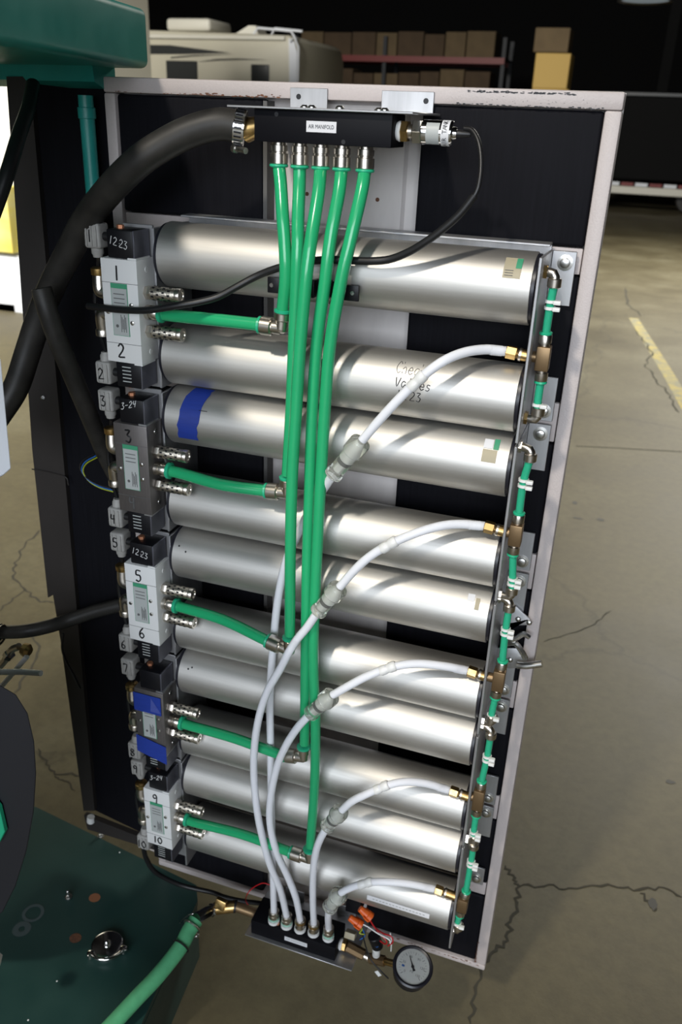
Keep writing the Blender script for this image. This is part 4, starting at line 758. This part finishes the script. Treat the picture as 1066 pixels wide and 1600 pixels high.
# ================================================================== machine at the left
# end panel of the cabinet, foam lined
PYo = .012
ep = thing('end_panel', (-.86, PYo, .17), 'tall black foam-lined cabinet end panel left of the open door, with a brown steel edge', 'panel')
def onY(p): return (p[0], PYo, p[2])
tl, bl, br, tr = onY((-0.8964,0.0120,1.6615)), onY((-0.9102,0.0120,0.2778)), onY((-0.7683,0.0120,0.2382)), onY((-.7585, 0, 1.672))
br = (-.7585, PYo, br[2])
build('foam_lining', Geo().prism([onY((-0.8864,0.0120,1.6853)), onY((-0.9269,0.0120,0.2719)), br, (tr[0], tr[1], 1.690)], (0, .02, 0)), 'foam', ep)
build('edge_strip', Geo().prism([onY((-0.9187,0.0120,1.6862)), onY((-0.9541,0.0120,1.0999)), onY((-0.9597,0.0120,0.7975)), onY((-0.9471,0.0120,0.8061)), onY((-0.9422,0.0120,0.6998)), onY((-0.9353,0.0120,0.2689)), onY((-0.9069,0.0120,0.2790)), onY((-0.8784,0.0120,1.6871))], (0, -.010, 0)), 'brown', ep)
build('bottom_rail', Geo().prism([onY((-0.9348,0.0120,0.2581)), onY((-0.9289,0.0120,0.2193)), (-.7585, PYo, .222), (-.7585, PYo, .243)], (0, -.012, 0)), 'brown', ep)
build('hinge_foot', Geo().lathe((-0.9166,-0.0000,0.2609), (-0.9205,-0.0000,0.2225), [(0, .008), (.014, .009), (.018, .006)], 12), 'white_plastic', ep)
build('rivet', Geo().lathe((-0.9172,-0.0000,1.2013), (-0.8933,-0.0300,1.2130), [(0, .004), (.002, .003)], 10), 'steel', ep)
build('tie_stub', Geo().tube([(-0.9580,-0.0000,1.0634),(-0.9418,-0.0000,1.0637),(-0.9112,-0.0000,1.0628),(-0.8877,-0.0000,1.0595),(-0.8841,-0.0000,1.0455)], .0012, 6), 'brown', ep)
# skid
sk = thing('skid_base', (-.9, -.2, 0), 'dark green painted steel skid plate at the lower left', 'base')
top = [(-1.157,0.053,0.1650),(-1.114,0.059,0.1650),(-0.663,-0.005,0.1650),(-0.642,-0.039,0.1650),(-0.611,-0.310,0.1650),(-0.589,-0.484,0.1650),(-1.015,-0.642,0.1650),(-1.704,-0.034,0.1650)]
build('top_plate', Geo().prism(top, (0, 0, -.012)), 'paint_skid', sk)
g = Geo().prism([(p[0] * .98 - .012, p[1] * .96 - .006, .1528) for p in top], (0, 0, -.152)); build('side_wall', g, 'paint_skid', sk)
def disc(name, p, a, b, m, h=.0006, n=20):
    return build(name, Geo().add([(p[0] + a * math.cos(2 * PI * i / n), p[1] + b * math.sin(2 * PI * i / n), p[2] + h) for i in range(n)], [tuple(range(n))]), m, sk)
disc('copper_plug', (-0.8431,-0.1093,0.1650), .012, .011, 'copper')
disc('round_plug', (-0.8235,-0.2039,0.1650), .012, .011, 'rust')
def ring(name, p, r0, r1, m):
    n = 24; return build(name, Geo().add([(p[0] + r * math.cos(2 * PI * i / n), p[1] + r * math.sin(2 * PI * i / n), p[2] + .0007) for r in (r0, r1) for i in range(n)], [(i, (i + 1) % n, n + (i + 1) % n, n + i) for i in range(n)]), m, sk)
ring('chalk_ring', (-0.9366,-0.1853,0.1650), .015, .022, 'scuff'); ring('chalk_ring', (-0.9340,-0.2243,0.1650), .006, .018, 'scuff')
ya = (-0.9756,0.0579,0.1650); yb = (-0.7561,0.0378,0.1650)
build('sill_strip', Geo().prism([(ya[0], ya[1], .1655), (yb[0], yb[1], .1655), (yb[0], yb[1] + .012, .1655), (ya[0], ya[1] + .016, .1655)], (0, 0, .002)), 'bare', sk)
# cap with wing
c = V3((-0.7541,-0.1987,0.1650)); fc_ = thing('filler_cap', c, 'round chrome filler cap with a wing handle on the green skid', 'cap')
build('cap_disc', Geo().lathe(c, c + Vector((0, 0, 1)), [(0, .030), (.004, .031), (.008, .030), (.009, .0275)], 36), 'chrome', fc_)
build('cap_hub', Geo().lathe(c + Vector((0, 0, .009)), c + Vector((0, 0, 1)), [(0, .008), (.006, .007), (.010, .004)], 16), 'chrome', fc_)
arc = [c + Vector((.036 * math.cos(a), .034 * math.sin(a), .010)) for a in [math.radians(-118 + i * 12) for i in range(11)]]
build('wing_handle', Geo().tube(arc, .0038, 10), 'chrome', fc_)
for q in (arc[0], arc[-1]): build('wing_knob', Geo().lathe(q - Vector((0, 0, .009)), q + Vector((0, 0, 1)), [(0, .005), (.001, .007), (.011, .007), (.012, .005)], 14), 'chrome', fc_)
for i_, (bp_, lab) in enumerate((((-0.8941,-0.1272,0.1650), 'hex bolt standing up near the centre of the green skid'), ((-0.9255,0.0385,0.1650), 'small steel screw at the foot of the end panel'))):
    p = V3(bp_); b2 = thing('bolt', p, lab, 'bolt')
    build('washer', Geo().lathe(p + Vector((0, 0, .0002)), p + Vector((0, 0, 1)), [(0, .0075), (.0015, .0075)], 16), 'steel', b2)
    build('bolt_head', Geo().lathe(p + Vector((0, 0, .0018)), p + Vector((0, 0, 1)), [(0, .0055), (.004, .0055), (.005, .004), (.0052, .003), (.016, .003), (.017, .002)], 6), 'steel', b2)
for k, (q) in enumerate(((-0.8609,0.0124,0.1650), (-0.8015,-0.2935,0.1650), (-0.8030,-0.3750,0.1650))):
    p = V3(q); solo('debris', Geo().lathe(p, p + Vector((0, 0, 1)), [(0, .0018), (.001, .0012)], 6), 'white_plastic', ('tiny pale crumb on the green skid, nearest the lowest valve', 'tiny pale crumb at the middle of the green skid', 'tiny pale crumb at the lower left corner of the photo')[k], 'crumb')
# header and hopper box
hd = thing('header_beam', (-1.0, .0, 1.67), 'weathered green steel header beam above the dark cabinet opening', 'beam')
h0 = V3((-0.7534,0.0000,1.6742)); h1 = V3((-1.1933,0.0800,1.6888))
dd = h1 - h0; dd.z = 0
g = Geo().prism([h0, h0 + Vector((0, -.022, .008)), h0 + Vector((0, -.026, .030)), h0 + Vector((0, .03, .034)), h0 + Vector((0, .03, 0))], dd); build('beam_flange', g, 'paint_green', hd)
hp = thing('hopper_box', (-.72, -.3, 1.70), 'dark green rounded steel box overhanging at the upper left', 'hopper')
zb = 1.702
far = (-0.6964,0.0300,1.6930); nz_ = Vector((.17, -.98, 0)).normalized()
f0 = Vector((far[0], far[1], zb)); n0 = f0 + nz_ * 1.34; f1 = f0 + Vector((-.9, .1, 0)); n1 = n0 + Vector((-.9, .1, 0))  # unseen near length added so the box shades the tanks and end panel
g = Geo().prism([f0, n0, n1, f1], (0, 0, .073)).bevel(.010, 4); build('box_shell', g, 'paint_green', hp)
gp = thing('corner_post', (-.78, .0, .17), 'slim green pipe post beside the hinge edge of the open door', 'post')
a = V3((-0.7325,-0.0180,1.6725)); a.z = 1.668; q = V3((-0.7365,-0.0180,1.5049))
build('post_pipe', Geo().cyl((-.773, -.018, 1.47), (-.773, -.018, 1.665), .0105, 18), 'paint_green', gp)
build('post_collar', Geo().cyl((-.773, -.018, 1.635), (-.773, -.018, 1.650), .0125, 18, .001), 'paint_green', gp)
# second hose with an open end, cut square
H2 = [(-0.7674,-0.1650,1.4218),(-0.7601,-0.1650,1.3895),(-0.7557,-0.1550,1.3476),(-0.7515,-0.1350,1.2919),(-0.7480,-0.1100,1.2262),(-0.7532,-0.0700,1.1491),(-0.7449,-0.0450,1.0852)]
oh = thing('open_hose', H2[0], 'black rubber hose with an open cut end in front of the dark panel', 'hose')
build('hose_wall', Geo().tube(H2, .0140, 20, 8), 'rubber', oh)
d = (V3(H2[0]) - V3(H2[1])).normalized()
build('bore', Geo().lathe(V3(H2[0]) + d * .0001, V3(H2[0]) + d, [(0, .0110), (.0004, .0110)], 20), 'ink', oh)
build('hose_lip', Geo().tube([V3(H2[0]) + (d.cross(Vector((0, 1, 0))).normalized() * math.cos(t) + d.cross(d.cross(Vector((0, 1, 0)))).normalized() * math.sin(t)) * .0125 for t in [i * 2 * PI / 20 for i in range(21)]], .0018, 6, 1, False), 'rubber', oh)
solo('wiring_loom', Geo().tube([(-0.8263,-0.0600,1.6754),(-0.8081,-0.1000,1.6451),(-0.7956,-0.1400,1.6144),(-0.7843,-0.1800,1.5775),(-0.7882,-0.2000,1.5437),(-0.7984,-0.2200,1.5019)], .0095, 14), 'cable', 'shiny black taped cable loom hanging at the upper left corner', 'cable')
solo('horizontal_hose', Geo().tube([(-1.0818,-0.1000,0.7473),(-0.9911,-0.1000,0.7727),(-0.9329,-0.1000,0.7900),(-0.8992,-0.0800,0.7959),(-0.8725,-0.0500,0.7999),(-0.8300,-0.0300,0.8164),(-0.7845,-0.0150,0.8322)], .0125, 18), 'rubber', 'black rubber hose crossing the left edge above the brass fittings', 'hose')
solo('drop_wire', Geo().tube([(-0.8917,-0.0500,0.7646),(-0.8983,-0.0500,0.7319),(-0.8931,-0.0500,0.7045),(-0.8795,-0.0500,0.6746),(-0.8839,-0.0300,0.6300)], .0022, 8), 'cable', 'thin black wire hanging beside the edge of the end panel', 'wire')
cs = thing('coiled_steel', (-0.9483,-0.1600,0.8036), 'shiny ribbed steel sleeve round the black hose at the left edge', 'sleeve')
for k in range(4):
    p = V3((-0.9978,-0.1150,0.7773)); g = Geo().tube([p + Vector((.0065 * k, 0, 0)) + Vector((.25 * .018 * math.sin(t), .020 * math.cos(t), .020 * math.sin(t))) for t in [i * 2 * PI / 24 for i in range(25)]], .0022, 8, 1, False); build('ring', g, 'chrome', cs)
lf = thing('tube_coupling', (-0.9135,-0.1600,0.7861), 'steel and brass tube coupling at the left edge below the black hose', 'fitting')
build('steel_arm', Geo().tube([(-0.9709,-0.1600,0.7233),(-0.9377,-0.1600,0.7596),(-0.9155,-0.1600,0.7909),(-0.8977,-0.1600,0.8033)], .0065, 12), 'nickel', lf)
build('steel_nut', Geo().lathe((-0.9259,-0.1600,0.7748), (-0.9093,-0.1600,0.7964), [(0, .010), (.010, .010)], 6), 'chrome', lf)
build('brass_nut', Geo().lathe((-0.8915,-0.1600,0.8010), (-0.8699,-0.1600,0.7961), [(0, .008), (.001, .0105), (.010, .0125), (.016, .008)], 8), 'brass', lf)
solo('white_tube', Geo().tube([(-0.9452,-0.2200,0.7770),(-0.8907,-0.2200,0.7917),(-0.8444,-0.2200,0.8043),(-0.8072,-0.2200,0.8118)], .0050, 14), 'white_hose', 'straight milky white tube end poking in at the left edge', 'tube')
solo('white_tube', Geo().tube([(-0.8755,-0.1700,0.7944),(-0.9109,-0.1700,0.7504),(-0.9442,-0.1700,0.7097),(-0.9793,-0.1700,0.6646)], .0045, 12), 'white_hose', 'slanting milky white tube running down left from the brass nut', 'tube')
wb = thing('white_channel', (-0.7532,-0.3000,1.2830), 'white painted steel bar end at the left edge, in front of the floor', 'bar')
build('bar', Geo().prism([(-0.7757,-0.3000,1.3562), (-0.7349,-0.3000,1.3612), (-0.7421,-0.3000,1.2116), (-0.7561,-0.3000,1.2000), (-0.7966,-0.3000,1.1761)], (-.012, .012, -.008)).bevel(.001, 1), 'van_pale', wb)
bg = thing('drum_guard', (-0.9377,-0.3000,0.5815), 'large black rounded guard at the lower left edge', 'guard')
dc = V3((-0.9395,-0.3000,0.5866)); dn_ = Vector((.35, -.62, .62)).normalized()
uu = dn_.cross(Vector((0, 0, 1))).normalized(); ww = uu.cross(dn_)
pts = [(-0.9598,-0.4000,0.8640), (-0.7880,-0.4000,0.9218), (-0.7218,-0.4000,0.9359), (-0.6971,-0.4000,0.9270), (-0.6814,-0.4000,0.8994), (-0.6776,-0.4000,0.8512), (-0.6823,-0.4000,0.7926), (-0.6970,-0.4000,0.7157), (-0.7212,-0.4000,0.6307), (-0.7536,-0.4000,0.5439), (-0.7887,-0.4000,0.4724), (-0.8626,-0.4000,0.3723), (-1.1228,-0.4000,0.2035)]
build('guard_shell', Geo().prism(pts, (-.05, .05, -.055)).bevel(.004, 3), 'guard', bg)
build('green_tab', Geo().prism([(-0.7763,-0.4100,0.7518), (-0.7507,-0.4100,0.7155), (-0.7478,-0.4100,0.6690), (-0.7626,-0.4100,0.6403), (-0.8005,-0.4100,0.6101)], (0, .008, 0)).bevel(.001, 1), 'green_ring', bg)
build('hex_nut', Geo().lathe((-0.8066,-0.4200,0.3759), (-0.7388,-0.4700,0.4972), [(0, .014), (.012, .014)], 6), 'steel', bg)

# ================================================================== background
tk = thing('box_truck', (-5.4, 4.6, 0), 'white box truck standing behind the machine at the far left', 'truck')
build('cargo_box', Geo().box((-7.5, 6.0, .75), (-5.72, 8.6, 4.2)).bevel(.04, 3), 'van', tk)
build('cab_side', Geo().box((-8.0, 5.2, -.0 + .35), (-5.05, 5.9, 2.6)).bevel(.05, 3), 'van', tk)
bx = (-5.0612,5.0000,0.4781)
build('lower_panel', Geo().box((-7.8, 5.0, (-5.2126,5.0000,-0.1668)[2]), ((-4.9139,5.0000,0.2783)[0], 5.18, (-5.1126,5.0000,0.4845)[2])).bevel(.02, 2), 'van_pale', tk)
build('yellow_panel', Geo().box((-7.8, 4.95, (-5.0694,4.9500,0.5045)[2]), ((-4.9990,4.9500,0.7971)[0], 5.15, (-4.9877,4.9500,1.0360)[2])).bevel(.02, 2), 'yellow', tk)
build('bumper', Geo().box((-7.8, 5.0, .02 + .06), ((-5.0746,5.0000,-0.1516)[0], 5.3, (-5.2135,5.0000,-0.1726)[2] - .005)).bevel(.02, 2), 'rv_dark', tk)
for x in (-6.9, -5.9):
    build('wheel', Geo().cyl((x, 6.1, .46), (x, 6.35, .46), .46, 28, .04), 'rubber', tk)
rv = thing('travel_trailer', (-8.0, 14, 0), 'white and black striped travel trailer behind the door, roof units on top', 'trailer')
prof = [(-12.5, .6), (-6.35, .6), (-6.08, .9), (-6.08, 2.62), (-6.13, 2.80), (-6.25, 2.88), (-12.5, 3.0)]
build('trailer_shell', Geo().prism([(x, 14, z) for x, z in prof], (0, 2.4, 0)).bevel(.04, 3), 'rv', rv)
build('corner_cap', Geo().prism([(-6.19, 13.985, .9), (-6.09, 13.985, .9), (-6.09, 13.985, 2.62), (-6.14, 13.985, 2.78), (-6.24, 13.985, 2.84), (-6.24, 13.985, 2.79)], (0, .03, 0)), 'van_pale', rv)
build('roof_edge', Geo().box((-12.5, 13.95, 2.80), (-6.3, 14.0, 2.865)).bevel(.01, 1), 'van', rv)
build('air_conditioner', Geo().box((-8.75, 14.3, 2.95), (-7.88, 15.2, 3.15)).bevel(.06, 3), 'van', rv)
build('roof_vent', Geo().prism([(-7.48, 14.5, 2.93), (-7.22, 14.5, 3.06), (-7.08, 14.5, 3.06), (-7.04, 14.5, 2.93)], (0, .4, 0)), 'van', rv)
build('roof_rack', Geo().tube([(-6.95, 14.1, 2.88), (-6.86, 14.1, 2.99), (-6.25, 14.1, 2.95), (-6.15, 14.1, 2.82)], .02, 8, 1, False).tube([(-6.8, 14.5, 2.88), (-6.72, 14.5, 3.02), (-6.2, 14.5, 2.98)], .02, 8, 1, False), 'van_pale', rv)
build('ladder_rail', Geo().tube([(-6.2, 13.95, 2.78), (-6.12, 13.94, 2.85), (-6.05, 13.95, 2.7), (-6.05, 13.95, 1.2)], .018, 8, 1, False), 'van_pale', rv)
build('front_stripe', Geo().prism([(-9, 13.985, 2.70), (-8.5, 13.985, 2.70), (-7.35, 13.985, 2.60), (-8.3, 13.985, 2.565), (-9, 13.985, 2.555)], (0, .02, 0)), 'rv_dark', rv)
build('thin_stripe', Geo().prism([(-8.5, 13.985, 2.515), (-8.1, 13.985, 2.55), (-7.3, 13.985, 2.58), (-8.1, 13.985, 2.53), (-8.5, 13.985, 2.495)], (0, .02, 0)), 'rv_dark', rv)
build('swoosh', Geo().prism([(-7.95, 13.985, 2.45), (-7.6, 13.985, 2.50), (-7.2, 13.985, 2.515), (-6.65, 13.985, 2.505), (-7.2, 13.985, 2.495), (-7.6, 13.985, 2.475)], (0, .02, 0)), 'rv_dark', rv)
w_ = build('trailer_window', Geo().box((-8.6, 13.975, 2.1), (-7.98, 14.0, 2.46)).bevel(.01, 1), 'rv_dark', rv)
w_ = build('trailer_window', Geo().box((-6.94, 13.975, 2.08), (-6.60, 14.0, 2.43)).bevel(.05, 3), 'rv_dark', rv)
for x in (-9.6, -8.8): build('wheel', Geo().cyl((x, 14.05, .38), (x, 14.3, .38), .38, 24, .03), 'rubber', rv)
# rack with boxes
rk = thing('pallet_rack', (-7.3, 24, 0), 'dark red beam pallet rack full of cartons at the back of the hall', 'rack')
for x in (-10.2, -7.6, -4.35):
    for y in (24.0, 25.2): build('upright', Geo().box((x, y, 0), (x + .1, y + .1, 3.7)), 'rack_blue', rk)
for z in (1.6, 3.08):
    for y in (23.98, 25.3): build('beam', Geo().box((-10.2, y - .06, z), (-4.25, y, z + .15)), 'rack_red', rk)
    build('deck', Geo().box((-10.2, 24.0, z + .12), (-4.25, 25.24, z + .149)), 'rack_blue', rk)
random.seed(11)
n = 0
for lvl, z, hs in (('upper shelf', 3.232, (.50, .62)), ('lower shelf', 1.752, (1.05, 1.22)), ('floor', .002, (1.1, 1.4))):
    x = -10.05; k = 0
    while x < -4.8:
        w = random.uniform(.55, .85); h = random.uniform(*hs)
        if lvl == 'upper shelf' and x > -5.6: h = .62; w = .78
        if x + w < -4.35:
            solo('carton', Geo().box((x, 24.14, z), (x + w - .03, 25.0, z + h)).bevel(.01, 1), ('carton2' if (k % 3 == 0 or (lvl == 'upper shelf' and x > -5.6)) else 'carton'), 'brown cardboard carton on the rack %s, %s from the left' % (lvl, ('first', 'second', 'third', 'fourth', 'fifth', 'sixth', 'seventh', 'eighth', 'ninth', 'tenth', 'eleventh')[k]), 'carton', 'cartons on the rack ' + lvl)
        x += w; k += 1
for k, (x0, x1, z0, z1, m_) in enumerate(((-2.56, -1.93, 2.90, 3.30, 'carton2'), (-2.50, -1.86, 2.30, 2.888, 'yellowbox'), (-2.50, -1.82, 1.70, 2.298, 'yellowbox'), (-2.5, -1.82, .902, 1.698, 'carton'), (-2.5, -1.82, .142, .90, 'carton'))):
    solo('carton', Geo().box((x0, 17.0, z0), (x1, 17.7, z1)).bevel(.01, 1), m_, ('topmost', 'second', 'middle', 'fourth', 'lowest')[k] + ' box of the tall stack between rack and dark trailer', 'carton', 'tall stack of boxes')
pal = thing('pallet', (-2.2, 17.3, 0), 'wooden pallet under the tall stack of boxes', 'pallet')
for y in (17.0, 17.3, 17.6): build('bearer', Geo().box((-2.6, y, 0), (-1.75, y + .09, .1)), 'wood', pal)
for k in range(5): build('slat', Geo().box((-2.6 + k * .19, 16.98, .101), (-2.6 + k * .19 + .1, 17.72, .12)), 'wood', pal)
for p in pal.children: pass
dt = thing('dark_trailer', (3, 20, 0), 'long black sided trailer with red and white reflective tape, far right background', 'trailer')
build('trailer_side', Geo().box((-1.6, 20, .66), (9, 22.4, 2.31)).bevel(.02, 1), 'tarp', dt)
build('top_rail', Geo().box((-1.6, 19.96, 2.312), (9, 20.1, 2.39)).bevel(.01, 1), 'rv_dark', dt)
build('lower_rail', Geo().box((-1.7, 19.9, .36), (9, 20.1, .52)).bevel(.02, 1), 'van', dt)
for k in range(22):
    build('tape_block', Geo().box((-1.6 + k * .3, 19.88, .53), (-1.6 + k * .3 + .26, 19.93, .60)), 'rack_red' if k % 2 else 'van_pale', dt)
for x in (.8, 2.2, 5.5): build('wheel', Geo().cyl((x, 20.2, .3), (x, 20.5, .3), .30, 24, .03), 'rubber', dt)
build('post', Geo().box((-.35, 24, 0), (-.1, 24.3, 7.9)), 'tarp', dt)
ml = thing('high_bay_lamp', (-0.7580,15.0000,3.7647), 'round high bay ceiling lamp glowing at the upper right corner', 'lamp')
lp = V3((-0.6288,15.0000,3.4719))
build('shade', Geo().lathe(lp + Vector((0, 0, .35)), lp, [(0, .08), (.1, .1), (.32, .42), (.34, .42), (.33, .40), (.2, .2)], 28), 'steel', ml)
build('lens', Geo().lathe(lp + Vector((0, 0, .05)), lp, [(0, .38), (.02, .36)], 28), 'lampglow', ml)
build('rod', Geo().cyl(lp + Vector((0, 0, .35)), (lp.x, lp.y, 7.99), .015, 8), 'rv_dark', ml)

for o in bpy.data.objects:
    if '_w' in o: del o['_w']
